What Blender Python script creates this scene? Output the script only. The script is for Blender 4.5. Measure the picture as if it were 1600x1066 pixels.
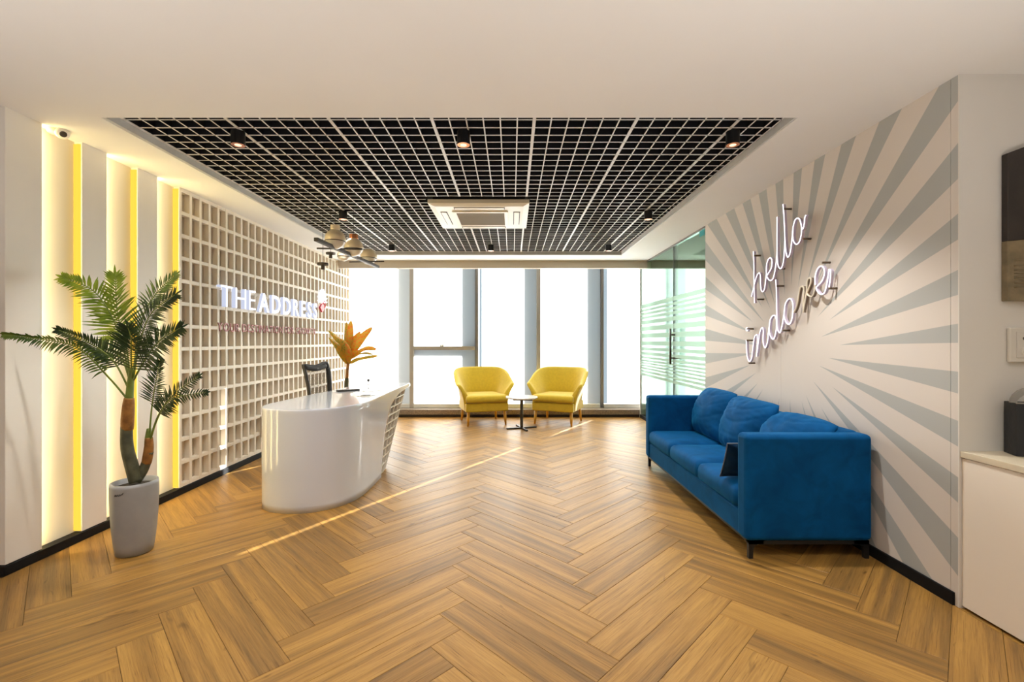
import bpy, bmesh, math, random
from mathutils import Vector, Matrix
from mathutils import noise as mnoise

random.seed(7)
S = bpy.context.scene
COL = S.collection
for o in list(bpy.data.objects):
    bpy.data.objects.remove(o)

# ------------------------------------------------------------------ camera
F = 711.0                      # focal length in pixels of the 1600 px wide frame (16 mm lens)
CH = 1.25                      # camera height
cam_d = bpy.data.cameras.new('camera')
cam_d.lens = 16.0
cam_d.sensor_width = 36.0
cam_d.clip_start = 0.02
cam = bpy.data.objects.new('camera', cam_d)
cam.location = (0, 0, CH)
cam.rotation_euler = (math.pi / 2, 0, 0)
COL.objects.link(cam)
S.camera = cam

# ------------------------------------------------------------------ world, sun, large lights, exposure
S.view_settings.view_transform = 'Standard'
S.view_settings.look = 'None'
S.view_settings.exposure = 0.72
S.view_settings.gamma = 1.0
S.view_settings.use_curve_mapping = False
S.cycles.max_bounces = 10
S.cycles.diffuse_bounces = 6
S.cycles.transparent_max_bounces = 24
S.cycles.sample_clamp_indirect = 6.0
S.cycles.caustics_reflective = False
S.cycles.caustics_refractive = False

W = bpy.data.worlds.new('sky')
S.world = W
W.use_nodes = True
bg = W.node_tree.nodes['Background']
bg.inputs[0].default_value = (0.74, 0.89, 1.0, 1)
bg.inputs[1].default_value = 0.40

AZ = math.atan(0.633)
EL = math.radians(22.8)
sun_d = bpy.data.lights.new('sun', 'SUN')
sun_d.energy = 16.0
sun_d.angle = math.radians(0.25)
sun_d.color = (1.0, 1.0, 0.985)
sun = bpy.data.objects.new('sun', sun_d)
sdir = Vector((-math.sin(AZ) * math.cos(EL), -math.cos(AZ) * math.cos(EL), -math.sin(EL)))
sun.rotation_euler = sdir.to_track_quat('-Z', 'Y').to_euler()
COL.objects.link(sun)


def area(name, loc, rot, sx, sy, power, color):
    d = bpy.data.lights.new(name, 'AREA')
    d.shape = 'RECTANGLE'
    d.size = sx
    d.size_y = sy
    d.energy = power
    d.color = color
    o = bpy.data.objects.new(name, d)
    o.location = loc
    o.rotation_euler = rot
    COL.objects.link(o)
    return o


# added fill light behind the camera, unseen, aimed into the room
area('rear_fill', (0.0, -2.85, 1.35), (math.radians(90), 0, 0), 5.6, 2.2, 4, (1.0, 0.99, 0.97))
# unseen upward area lights, added to brighten the ceiling
for ux_ in (-1.7, 1.1):
    up_ = area('ceiling_fill', (ux_, 0.25, 0.42), (math.radians(180), 0, 0), 1.0, 0.4, 17, (0.98, 0.98, 0.98))
    up_.data.spread = math.radians(135)
# invented spots out of view overhead, lifting the near floor and cabinet
for rx_ in (-1.5, 1.45):
    rl_ = bpy.data.lights.new('fill_spot', 'SPOT')
    rl_.energy = 34
    rl_.spot_size = math.radians(120)
    rl_.spot_blend = 0.8
    rl_.shadow_soft_size = 0.05
    rl_.color = (1.0, 0.96, 0.89)
    ro_ = bpy.data.objects.new('fill_spot', rl_)
    ro_.location = (rx_, 1.15, 2.48)
    COL.objects.link(ro_)
# area light added to brighten the meeting room beyond the glass
area('meeting_room_fill', (3.7, 4.9, 2.49), (0, 0, 0), 1.2, 1.2, 45, (1.0, 0.98, 0.95))

# ------------------------------------------------------------------ node helpers


def new_mat(name):
    m = bpy.data.materials.new(name)
    m.use_nodes = True
    nt = m.node_tree
    b = nt.nodes['Principled BSDF']
    return m, nt, b


def simple(name, col, rough=0.5, metal=0.0, spec=0.5, noise=0.0, nscale=8.0, bump=0.0, bscale=60.0, sheen=0.0, coat=0.0):
    m, nt, b = new_mat(name)
    b.inputs['Base Color'].default_value = (*col, 1)
    b.inputs['Roughness'].default_value = rough
    b.inputs['Metallic'].default_value = metal
    b.inputs['Specular IOR Level'].default_value = spec
    b.inputs['Sheen Weight'].default_value = sheen
    b.inputs['Coat Weight'].default_value = coat
    b.inputs['Coat Roughness'].default_value = 0.05
    tc = nt.nodes.new('ShaderNodeTexCoord')
    if noise > 0:
        n = nt.nodes.new('ShaderNodeTexNoise')
        n.inputs['Scale'].default_value = nscale
        n.inputs['Detail'].default_value = 4
        nt.links.new(tc.outputs['Object'], n.inputs['Vector'])
        r = nt.nodes.new('ShaderNodeValToRGB')
        r.color_ramp.elements[0].position = 0.3
        r.color_ramp.elements[1].position = 0.7
        r.color_ramp.elements[0].color = (*[max(0, c * (1 - noise)) for c in col], 1)
        r.color_ramp.elements[1].color = (*[min(1, c * (1 + noise)) for c in col], 1)
        nt.links.new(n.outputs['Fac'], r.inputs['Fac'])
        nt.links.new(r.outputs['Color'], b.inputs['Base Color'])
    if bump > 0:
        n2 = nt.nodes.new('ShaderNodeTexNoise')
        n2.inputs['Scale'].default_value = bscale
        n2.inputs['Detail'].default_value = 3
        nt.links.new(tc.outputs['Object'], n2.inputs['Vector'])
        bp = nt.nodes.new('ShaderNodeBump')
        bp.inputs['Strength'].default_value = bump
        bp.inputs['Distance'].default_value = 0.01
        nt.links.new(n2.outputs['Fac'], bp.inputs['Height'])
        nt.links.new(bp.outputs['Normal'], b.inputs['Normal'])
    return m


def emit(name, col, strength):
    m = bpy.data.materials.new(name)
    m.use_nodes = True
    nt = m.node_tree
    nt.nodes.clear()
    e = nt.nodes.new('ShaderNodeEmission')
    e.inputs[0].default_value = (*col, 1)
    e.inputs[1].default_value = strength
    o = nt.nodes.new('ShaderNodeOutputMaterial')
    nt.links.new(e.outputs[0], o.inputs[0])
    return m


def math_node(nt, op, a=None, b=None, c=None):
    n = nt.nodes.new('ShaderNodeMath')
    n.operation = op
    for i, v in enumerate((a, b, c)):
        if v is None:
            continue
        if isinstance(v, (int, float)):
            n.inputs[i].default_value = v
        else:
            nt.links.new(v, n.inputs[i])
    return n.outputs[0]


# ------------------------------------------------------------------ materials
M = {}
M['wall'] = simple('warm_white_paint', (0.74, 0.71, 0.67), 0.6, noise=0.02, nscale=2, bump=0.03, bscale=180)
M['ceiling'] = simple('ceiling_paint', (0.80, 0.79, 0.77), 0.75, noise=0.015, nscale=1.5)
M['panel'] = simple('panel_laminate', (0.80, 0.76, 0.70), 0.45, noise=0.02, nscale=3)
M['recess'] = simple('recess_paint', (0.74, 0.69, 0.61), 0.6)
M['niche'] = simple('niche_paint', (0.70, 0.67, 0.62), 0.65, noise=0.02, nscale=2, bump=0.03, bscale=150)
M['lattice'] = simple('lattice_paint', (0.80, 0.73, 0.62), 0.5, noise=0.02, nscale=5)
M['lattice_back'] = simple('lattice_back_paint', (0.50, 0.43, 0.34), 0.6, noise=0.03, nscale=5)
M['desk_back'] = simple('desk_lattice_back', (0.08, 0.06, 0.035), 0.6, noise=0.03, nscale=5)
M['base'] = simple('black_skirting', (0.006, 0.006, 0.007), 0.6, spec=0.2, noise=0.1, nscale=20)
M['void'] = simple('black_plenum', (0.006, 0.006, 0.008), 0.9)
M['grid_white'] = simple('grid_white_enamel', (0.72, 0.70, 0.68), 0.4)
M['grid_black'] = simple('grid_black_enamel', (0.006, 0.006, 0.008), 0.6)
M['fascia'] = simple('tray_fascia_metal', (0.55, 0.55, 0.54), 0.45, noise=0.04, nscale=9)
M['alu'] = simple('window_aluminium', (0.40, 0.375, 0.345), 0.45, metal=0.0, noise=0.03, nscale=12)
M['alu_dark'] = simple('window_gasket_grey', (0.20, 0.19, 0.185), 0.5)
M['alu_white'] = simple('window_rail_white', (0.66, 0.66, 0.64), 0.4)
M['fin'] = simple('facade_fin', (0.17, 0.19, 0.21), 0.5)
M['granite'] = simple('brown_granite', (0.22, 0.17, 0.13), 0.3, noise=0.55, nscale=120)
M['kick'] = simple('dark_kick', (0.035, 0.025, 0.02), 0.5)
M['pelmet'] = simple('pelmet_paint', (0.50, 0.44, 0.36), 0.6)
M['gloss_white'] = simple('gloss_white_solid_surface', (0.64, 0.67, 0.74), 0.12, spec=0.5, coat=0.5)
M['white_lam'] = simple('white_laminate', (0.82, 0.75, 0.66), 0.35, noise=0.01, nscale=2)
M['cab_top'] = simple('cream_cabinet_top', (0.62, 0.54, 0.40), 0.35, noise=0.03, nscale=6)
M['black_metal'] = simple('black_metal', (0.012, 0.012, 0.013), 0.4, metal=0.3)
M['dark_steel'] = simple('dark_steel', (0.07, 0.065, 0.06), 0.35, metal=0.7)
M['chrome'] = simple('brushed_steel', (0.45, 0.45, 0.44), 0.3, metal=1.0)
M['yellow'] = simple('mustard_fabric', (0.58, 0.405, 0.016), 0.8, noise=0.06, nscale=30, bump=0.12, bscale=350, sheen=0.3)
M['yellow_leg'] = simple('mustard_painted_wood', (0.60, 0.30, 0.03), 0.4, noise=0.1, nscale=20)
M['piping_y'] = simple('dark_mustard_seam', (0.36, 0.21, 0.01), 0.8)
M['marble'] = simple('white_marble', (0.72, 0.70, 0.68), 0.2, noise=0.08, nscale=14)
M['pot'] = simple('grey_pot_glaze', (0.33, 0.335, 0.34), 0.45, noise=0.06, nscale=10, bump=0.05, bscale=40)
M['soil'] = simple('dark_soil', (0.03, 0.022, 0.015), 0.95, noise=0.4, nscale=60, bump=0.6, bscale=70)
M['trunk'] = simple('palm_trunk_green_grey', (0.085, 0.085, 0.045), 0.7, noise=0.35, nscale=18, bump=0.3, bscale=40)
M['husk'] = simple('palm_husk_orange', (0.30, 0.13, 0.025), 0.7, noise=0.35, nscale=25, bump=0.3, bscale=60)
M['shaft'] = simple('palm_shaft_green', (0.16, 0.22, 0.035), 0.5, noise=0.3, nscale=14)
M['copper'] = simple('copper_finish', (0.75, 0.30, 0.14), 0.25, metal=1.0)
M['champagne'] = simple('champagne_mirror_glass', (0.86, 0.73, 0.53), 0.07, metal=0.1, spec=0.9)
M['opal'] = simple('opal_glass', (0.78, 0.72, 0.64), 0.15, spec=0.6)
M['bronze'] = simple('dark_bronze', (0.06, 0.05, 0.042), 0.55, metal=0.3)
M['ac_white'] = simple('ac_white_plastic', (0.80, 0.74, 0.62), 0.4)
M['ac_dark'] = simple('ac_slot_shadow', (0.05, 0.04, 0.035), 0.7)
M['ac_slat'] = simple('ac_slat_tan', (0.42, 0.35, 0.25), 0.5)
M['ac_grille'] = simple('ac_grille_grey', (0.10, 0.075, 0.045), 0.6)
M['red'] = simple('red_acrylic', (0.30, 0.045, 0.04), 0.35)
M['red_bright'] = simple('crimson_acrylic', (0.62, 0.02, 0.05), 0.3)
M['unlit_tube'] = simple('unlit_neon_tube', (0.78, 0.71, 0.58), 0.3)
M['flex_lit'] = simple('lavender_silicone', (0.62, 0.55, 0.70), 0.5)
M['flex_unlit'] = simple('brown_silicone', (0.22, 0.165, 0.12), 0.5)
M['acrylic'] = simple('clear_standoff', (0.65, 0.62, 0.58), 0.2)
M['standoff'] = simple('bronze_standoff', (0.16, 0.12, 0.085), 0.3, metal=0.7)
M['art_dark'] = simple('art_dark_brown', (0.028, 0.021, 0.017), 0.6, noise=0.3, nscale=8, bump=0.1, bscale=80)
M['art_side'] = simple('art_wood_edge', (0.22, 0.17, 0.095), 0.6, noise=0.25, nscale=20)
M['switch'] = simple('switch_white_plastic', (0.68, 0.64, 0.57), 0.35)
M['slot'] = simple('socket_slot', (0.10, 0.09, 0.08), 0.6)
M['bag_black'] = simple('black_paper_board', (0.012, 0.013, 0.016), 0.55, bump=0.2, bscale=30)
M['bag_grey'] = simple('grey_board_inside', (0.28, 0.265, 0.24), 0.6)
M['paper'] = simple('white_paper', (0.75, 0.75, 0.74), 0.6)
M['charcoal'] = simple('charcoal_plastic', (0.02, 0.018, 0.017), 0.5)
M['cctv'] = simple('cctv_cream_plastic', (0.62, 0.52, 0.38), 0.35)
M['cctv_white'] = simple('cctv_white_plastic', (0.80, 0.76, 0.68), 0.35)
M['cyan'] = simple('cyan_film', (0.0, 0.30, 0.33), 0.4)
M['floor_base'] = simple('dark_joint', (0.05, 0.03, 0.015), 0.9)
M['led'] = emit('yellow_led_diffuser', (0.80, 0.47, 0.052), 1.0)
M['led_hot'] = emit('warm_led_diffuser', (1.0, 0.80, 0.36), 13.5)
M['sign_lit'] = emit('lit_white_acrylic', (0.93, 0.95, 1.0), 1.25)
M['sign_side'] = emit('lit_letter_return', (0.72, 0.77, 0.97), 0.52)
M['neon'] = emit('lit_neon_tube', (1.0, 0.94, 1.0), 1.25)
M['spot_glow'] = emit('downlight_lens', (1.0, 0.62, 0.38), 1.3)


def velvet(name, lo, hi, edge):
    m, nt, b = new_mat(name)
    tc = nt.nodes.new('ShaderNodeTexCoord')
    n = nt.nodes.new('ShaderNodeTexNoise')
    n.inputs['Scale'].default_value = 7
    n.inputs['Detail'].default_value = 5
    n.inputs['Distortion'].default_value = 0.8
    nt.links.new(tc.outputs['Object'], n.inputs['Vector'])
    r = nt.nodes.new('ShaderNodeValToRGB')
    r.color_ramp.elements[0].position = 0.3
    r.color_ramp.elements[1].position = 0.72
    r.color_ramp.elements[0].color = (*lo, 1)
    r.color_ramp.elements[1].color = (*hi, 1)
    nt.links.new(n.outputs['Fac'], r.inputs['Fac'])
    nt.links.new(r.outputs['Color'], b.inputs['Base Color'])
    b.inputs['Roughness'].default_value = 0.75
    b.inputs['Specular IOR Level'].default_value = 0.08
    b.inputs['Sheen Weight'].default_value = 0.5
    b.inputs['Sheen Roughness'].default_value = 0.35
    b.inputs['Sheen Tint'].default_value = (*edge, 1)
    n2 = nt.nodes.new('ShaderNodeTexNoise')
    n2.inputs['Scale'].default_value = 260
    nt.links.new(tc.outputs['Object'], n2.inputs['Vector'])
    bp = nt.nodes.new('ShaderNodeBump')
    bp.inputs['Strength'].default_value = 0.08
    bp.inputs['Distance'].default_value = 0.004
    nt.links.new(n2.outputs['Fac'], bp.inputs['Height'])
    nt.links.new(bp.outputs['Normal'], b.inputs['Normal'])
    return m


M['velvet'] = velvet('blue_velvet', (0.001, 0.052, 0.165), (0.002, 0.086, 0.265), (0.03, 0.34, 0.68))
M['navy'] = velvet('navy_velvet', (0.004, 0.022, 0.06), (0.008, 0.035, 0.085), (0.08, 0.2, 0.4))
M['navy_piping'] = simple('grey_blue_piping', (0.10, 0.14, 0.20), 0.7)


def floor_mat():
    m, nt, b = new_mat('oak_plank')
    tc = nt.nodes.new('ShaderNodeTexCoord')
    oi = nt.nodes.new('ShaderNodeObjectInfo')
    off = nt.nodes.new('ShaderNodeCombineXYZ')
    r100 = math_node(nt, 'MULTIPLY', oi.outputs['Random'], 137.0)
    nt.links.new(r100, off.inputs['X'])
    nt.links.new(math_node(nt, 'MULTIPLY', oi.outputs['Random'], 71.3), off.inputs['Y'])
    add = nt.nodes.new('ShaderNodeVectorMath')
    add.operation = 'ADD'
    nt.links.new(tc.outputs['Object'], add.inputs[0])
    nt.links.new(off.outputs[0], add.inputs[1])

    def noise(sx, sy, detail, dist=0.0, rough=0.5):
        mp = nt.nodes.new('ShaderNodeMapping')
        mp.inputs['Scale'].default_value = (sx, sy, 1)
        nt.links.new(add.outputs[0], mp.inputs['Vector'])
        n = nt.nodes.new('ShaderNodeTexNoise')
        n.inputs['Scale'].default_value = 1.0
        n.inputs['Detail'].default_value = detail
        n.inputs['Distortion'].default_value = dist
        n.inputs['Roughness'].default_value = rough
        nt.links.new(mp.outputs[0], n.inputs['Vector'])
        return n.outputs['Fac']
    streak = noise(0.7, 19, 2, 0.15)
    pores = noise(4.0, 210, 3, 0.8, 0.6)
    grain = noise(5, 130, 5, 0.6, 0.65)
    knot = noise(4.5, 16, 2, 1.2)
    tone = math_node(nt, 'MULTIPLY_ADD', oi.outputs['Random'], 0.26, math_node(nt, 'MULTIPLY_ADD', streak, 1.0, -0.13))
    ramp = nt.nodes.new('ShaderNodeValToRGB')
    cr = ramp.color_ramp
    cr.elements[0].position = 0.26
    cr.elements[0].color = (0.195, 0.108, 0.032, 1)
    cr.elements[1].position = 0.70
    cr.elements[1].color = (0.425, 0.236, 0.058, 1)
    e = cr.elements.new(0.44)
    e.color = (0.295, 0.158, 0.040, 1)
    e = cr.elements.new(0.54)
    e.color = (0.372, 0.200, 0.048, 1)
    nt.links.new(tone, ramp.inputs['Fac'])
    gr = nt.nodes.new('ShaderNodeValToRGB')
    gr.color_ramp.elements[0].position = 0.36
    gr.color_ramp.elements[0].color = (0.74, 0.69, 0.62, 1)
    gr.color_ramp.elements[1].position = 0.60
    gr.color_ramp.elements[1].color = (1.06, 1.05, 1.03, 1)
    nt.links.new(grain, gr.inputs['Fac'])
    mix = nt.nodes.new('ShaderNodeMixRGB')
    mix.blend_type = 'MULTIPLY'
    mix.inputs[0].default_value = 0.8
    nt.links.new(ramp.outputs[0], mix.inputs[1])
    nt.links.new(gr.outputs[0], mix.inputs[2])
    pr = nt.nodes.new('ShaderNodeValToRGB')
    pr.color_ramp.elements[0].position = 0.33
    pr.color_ramp.elements[0].color = (0.52, 0.44, 0.34, 1)
    pr.color_ramp.elements[1].position = 0.42
    pr.color_ramp.elements[1].color = (1, 1, 1, 1)
    nt.links.new(pores, pr.inputs['Fac'])
    mixp = nt.nodes.new('ShaderNodeMixRGB')
    mixp.blend_type = 'MULTIPLY'
    mixp.inputs[0].default_value = 0.75
    nt.links.new(mix.outputs[0], mixp.inputs[1])
    nt.links.new(pr.outputs[0], mixp.inputs[2])
    kr = nt.nodes.new('ShaderNodeValToRGB')
    kr.color_ramp.elements[0].position = 0.20
    kr.color_ramp.elements[0].color = (0.30, 0.24, 0.18, 1)
    kr.color_ramp.elements[1].position = 0.31
    kr.color_ramp.elements[1].color = (1, 1, 1, 1)
    nt.links.new(knot, kr.inputs['Fac'])
    mix2 = nt.nodes.new('ShaderNodeMixRGB')
    mix2.blend_type = 'MULTIPLY'
    mix2.inputs[0].default_value = 0.9
    nt.links.new(mixp.outputs[0], mix2.inputs[1])
    nt.links.new(kr.outputs[0], mix2.inputs[2])
    nt.links.new(mix2.outputs[0], b.inputs['Base Color'])
    b.inputs['Roughness'].default_value = 0.40
    b.inputs['Specular IOR Level'].default_value = 0.36
    bp = nt.nodes.new('ShaderNodeBump')
    bp.inputs['Strength'].default_value = 0.12
    bp.inputs['Distance'].default_value = 0.003
    nt.links.new(grain, bp.inputs['Height'])
    nt.links.new(bp.outputs['Normal'], b.inputs['Normal'])
    return m


M['oak'] = floor_mat()


def mural_mat():
    """flat print on the right wall: grey wedges that radiate from one centre on cream"""
    m, nt, b = new_mat('sunburst_mural')
    geo = nt.nodes.new('ShaderNodeNewGeometry')
    sep = nt.nodes.new('ShaderNodeSeparateXYZ')
    nt.links.new(geo.outputs['Position'], sep.inputs[0])
    dy = math_node(nt, 'SUBTRACT', sep.outputs['Y'], 3.46)
    dz = math_node(nt, 'SUBTRACT', sep.outputs['Z'], 1.18)
    ang = math_node(nt, 'ARCTAN2', dy, dz)
    r = math_node(nt, 'SQRT', math_node(nt, 'ADD', math_node(nt, 'MULTIPLY', dy, dy), math_node(nt, 'MULTIPLY', dz, dz)))
    stp = math.radians(10.0)
    k = math_node(nt, 'DIVIDE', math_node(nt, 'SUBTRACT', ang, math.radians(44.6)), stp)
    idx = math_node(nt, 'ROUND', k)
    fr = math_node(nt, 'ABSOLUTE', math_node(nt, 'SUBTRACT', k, idx))
    lin = math_node(nt, 'MULTIPLY', fr, stp)
    wn = nt.nodes.new('ShaderNodeTexWhiteNoise')
    wn.noise_dimensions = '1D'
    nt.links.new(idx, wn.inputs['W'])
    r0 = math_node(nt, 'MULTIPLY_ADD', wn.outputs['Value'], 0.22, 0.36)
    half = math_node(nt, 'DIVIDE', math_node(nt, 'MULTIPLY', math_node(nt, 'SUBTRACT', r, r0), 0.058), r)
    fac = math_node(nt, 'LESS_THAN', lin, half)
    mix = nt.nodes.new('ShaderNodeMixRGB')
    mix.inputs[1].default_value = (0.655, 0.595, 0.54, 1)
    mix.inputs[2].default_value = (0.40, 0.405, 0.39, 1)
    nt.links.new(fac, mix.inputs[0])
    n = nt.nodes.new('ShaderNodeTexNoise')
    n.inputs['Scale'].default_value = 90
    nt.links.new(geo.outputs['Position'], n.inputs['Vector'])
    bp = nt.nodes.new('ShaderNodeBump')
    bp.inputs['Strength'].default_value = 0.04
    bp.inputs['Distance'].default_value = 0.003
    nt.links.new(n.outputs['Fac'], bp.inputs['Height'])
    nt.links.new(bp.outputs['Normal'], b.inputs['Normal'])
    nt.links.new(mix.outputs[0], b.inputs['Base Color'])
    b.inputs['Roughness'].default_value = 0.6
    return m


M['mural'] = mural_mat()


def film_mat(name, col, transp=0.0, gloss=0.06):
    m = bpy.data.materials.new(name)
    m.use_nodes = True
    nt = m.node_tree
    nt.nodes.clear()
    t = nt.nodes.new('ShaderNodeBsdfTranslucent')
    t.inputs[0].default_value = (*col, 1)
    d = nt.nodes.new('ShaderNodeBsdfDiffuse')
    d.inputs[0].default_value = (*col, 1)
    mx = nt.nodes.new('ShaderNodeMixShader')
    mx.inputs[0].default_value = 0.05
    nt.links.new(t.outputs[0], mx.inputs[1])
    nt.links.new(d.outputs[0], mx.inputs[2])
    last = mx.outputs[0]
    if transp > 0:
        tr = nt.nodes.new('ShaderNodeBsdfTransparent')
        m2 = nt.nodes.new('ShaderNodeMixShader')
        m2.inputs[0].default_value = transp
        nt.links.new(last, m2.inputs[1])
        nt.links.new(tr.outputs[0], m2.inputs[2])
        last = m2.outputs[0]
    o = nt.nodes.new('ShaderNodeOutputMaterial')
    nt.links.new(last, o.inputs[0])
    return m


M['blind'] = film_mat('white_translucent_window_film', (0.97, 0.97, 0.95))
M['frost'] = film_mat('frosted_band_film', (0.80, 0.90, 0.84), 0.35)


def glass_mat(name, tint, refl=0.10):
    m = bpy.data.materials.new(name)
    m.use_nodes = True
    nt = m.node_tree
    nt.nodes.clear()
    tr = nt.nodes.new('ShaderNodeBsdfTransparent')
    tr.inputs[0].default_value = (*tint, 1)
    g = nt.nodes.new('ShaderNodeBsdfGlossy')
    g.inputs['Roughness'].default_value = 0.01
    g.inputs[0].default_value = (0.9, 1.0, 0.95, 1)
    lw = nt.nodes.new('ShaderNodeLayerWeight')
    lw.inputs['Blend'].default_value = 0.22
    mx = nt.nodes.new('ShaderNodeMixShader')
    f = math_node(nt, 'MULTIPLY', lw.outputs['Fresnel'], 0.9)
    nt.links.new(f, mx.inputs[0])
    nt.links.new(tr.outputs[0], mx.inputs[1])
    nt.links.new(g.outputs[0], mx.inputs[2])
    o = nt.nodes.new('ShaderNodeOutputMaterial')
    nt.links.new(mx.outputs[0], o.inputs[0])
    return m


M['glass'] = glass_mat('green_tinted_glass', (0.82, 0.93, 0.88))
M['clear'] = glass_mat('clear_window_glass', (0.97, 0.98, 0.98))


def leaf_mat(name, c0, c1, c2, scale, trans=0.3, lo=0.38, hi=0.6):
    m, nt, b = new_mat(name)
    tc = nt.nodes.new('ShaderNodeTexCoord')
    n = nt.nodes.new('ShaderNodeTexNoise')
    n.inputs['Scale'].default_value = scale
    n.inputs['Detail'].default_value = 4
    nt.links.new(tc.outputs['Object'], n.inputs['Vector'])
    r = nt.nodes.new('ShaderNodeValToRGB')
    r.color_ramp.elements[0].position = lo
    r.color_ramp.elements[0].color = (*c0, 1)
    r.color_ramp.elements[1].position = hi
    r.color_ramp.elements[1].color = (*c2, 1)
    e = r.color_ramp.elements.new((lo + hi) / 2)
    e.color = (*c1, 1)
    nt.links.new(n.outputs['Fac'], r.inputs['Fac'])
    nt.links.new(r.outputs[0], b.inputs['Base Color'])
    b.inputs['Roughness'].default_value = 0.4
    t = nt.nodes.new('ShaderNodeBsdfTranslucent')
    nt.links.new(r.outputs[0], t.inputs[0])
    mx = nt.nodes.new('ShaderNodeMixShader')
    mx.inputs[0].default_value = trans
    out = nt.nodes['Material Output']
    nt.links.new(b.outputs[0], mx.inputs[1])
    nt.links.new(t.outputs[0], mx.inputs[2])
    nt.links.new(mx.outputs[0], out.inputs[0])
    return m


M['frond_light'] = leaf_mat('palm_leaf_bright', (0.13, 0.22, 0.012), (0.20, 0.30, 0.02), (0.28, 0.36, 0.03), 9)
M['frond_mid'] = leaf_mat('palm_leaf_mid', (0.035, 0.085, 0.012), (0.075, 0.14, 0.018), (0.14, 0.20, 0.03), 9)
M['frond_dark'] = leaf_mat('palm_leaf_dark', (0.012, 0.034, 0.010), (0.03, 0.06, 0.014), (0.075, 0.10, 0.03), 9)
M['croton'] = leaf_mat('croton_leaf', (0.42, 0.28, 0.03), (0.54, 0.25, 0.016), (0.60, 0.14, 0.012), 34, 0.25)
M['croton_olive'] = leaf_mat('croton_leaf_olive', (0.20, 0.19, 0.02), (0.38, 0.25, 0.02), (0.50, 0.22, 0.014), 40, 0.22)

# ------------------------------------------------------------------ mesh helpers


def P(x, y, z):
    return Vector((x, y, z))


class MB:
    def __init__(self):
        self.v, self.f, self.mi = [], [], []

    def add(self, verts, faces, mi=0):
        b = len(self.v)
        self.v.extend([tuple(p) for p in verts])
        self.f.extend([tuple(i + b for i in f) for f in faces])
        self.mi.extend([mi] * len(faces))
        return self

    def box(self, x0, x1, y0, y1, z0, z1, mi=0):
        vs = [(x0, y0, z0), (x1, y0, z0), (x1, y1, z0), (x0, y1, z0), (x0, y0, z1), (x1, y0, z1), (x1, y1, z1), (x0, y1, z1)]
        fs = [(3, 2, 1, 0), (4, 5, 6, 7), (0, 1, 5, 4), (1, 2, 6, 5), (2, 3, 7, 6), (3, 0, 4, 7)]
        return self.add(vs, fs, mi)

    def prism(self, poly, z0, z1, mi=0, axis='z'):
        n = len(poly)
        def mk(p, h):
            if axis == 'z':
                return (p[0], p[1], h)
            if axis == 'y':
                return (p[0], h, p[1])
            return (h, p[0], p[1])
        vs = [mk(p, z0) for p in poly] + [mk(p, z1) for p in poly]
        fs = [tuple(range(n))[::-1], tuple(range(n, 2 * n))] + [(i, (i + 1) % n, n + (i + 1) % n, n + i) for i in range(n)]
        return self.add(vs, fs, mi)

    def tube(self, pts, r, seg=8, mi=0, closed=False):
        pts = [Vector(p) for p in pts]
        rs = r if isinstance(r, (list, tuple)) else [r] * len(pts)
        n = len(pts)
        up = None
        rings = []
        for i, p in enumerate(pts):
            if closed:
                t = (pts[(i + 1) % n] - pts[i - 1]).normalized()
            else:
                t = (pts[min(i + 1, n - 1)] - pts[max(i - 1, 0)]).normalized()
            if up is None:
                a = Vector((0, 0, 1)) if abs(t.z) < 0.9 else Vector((1, 0, 0))
                up = (a - t * a.dot(t)).normalized()
            else:
                up = (up - t * up.dot(t))
                up = up.normalized() if up.length > 1e-6 else t.orthogonal().normalized()
            s = t.cross(up)
            rings.append([p + (up * math.cos(2 * math.pi * k / seg) + s * math.sin(2 * math.pi * k / seg)) * rs[i] for k in range(seg)])
        vs = [q for rg in rings for q in rg]
        fs = []
        m = n if closed else n - 1
        for i in range(m):
            j = (i + 1) % n
            for k in range(seg):
                fs.append((i * seg + k, i * seg + (k + 1) % seg, j * seg + (k + 1) % seg, j * seg + k))
        if not closed:
            fs.append(tuple(range(seg))[::-1])
            fs.append(tuple(range((n - 1) * seg, n * seg)))
        return self.add(vs, fs, mi)

    def lathe(self, prof, c=(0, 0, 0), seg=24, mi=0, sx=1.0, sy=1.0):
        vs, fs = [], []
        n = len(prof)
        for (r, z) in prof:
            for k in range(seg):
                a = 2 * math.pi * k / seg
                vs.append((c[0] + sx * r * math.cos(a), c[1] + sy * r * math.sin(a), c[2] + z))
        for i in range(n - 1):
            for k in range(seg):
                fs.append((i * seg + k, i * seg + (k + 1) % seg, (i + 1) * seg + (k + 1) % seg, (i + 1) * seg + k))
        fs.append(tuple(range(seg))[::-1])
        fs.append(tuple(range((n - 1) * seg, n * seg)))
        return self.add(vs, fs, mi)

    def grid(self, rows, mi=0, closed_u=False):
        nu, nv = len(rows), len(rows[0])
        vs = [p for r in rows for p in r]
        fs = []
        for i in range(nu if closed_u else nu - 1):
            j = (i + 1) % nu
            for k in range(nv - 1):
                fs.append((i * nv + k, j * nv + k, j * nv + k + 1, i * nv + k + 1))
        return self.add(vs, fs, mi)

    def mesh(self, name, mats, smooth=False, origin=None):
        me = bpy.data.meshes.new(name)
        vs = self.v
        if origin is not None:
            vs = [(a - origin[0], b - origin[1], c - origin[2]) for a, b, c in vs]
        me.from_pydata(vs, [], self.f)
        for m in (mats if isinstance(mats, (list, tuple)) else [mats]):
            me.materials.append(m)
        me.polygons.foreach_set('material_index', self.mi)
        if smooth:
            me.polygons.foreach_set('use_smooth', [True] * len(self.f))
        bm = bmesh.new()
        bm.from_mesh(me)
        bmesh.ops.recalc_face_normals(bm, faces=bm.faces)
        bm.to_mesh(me)
        bm.free()
        me.update()
        return me


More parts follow.
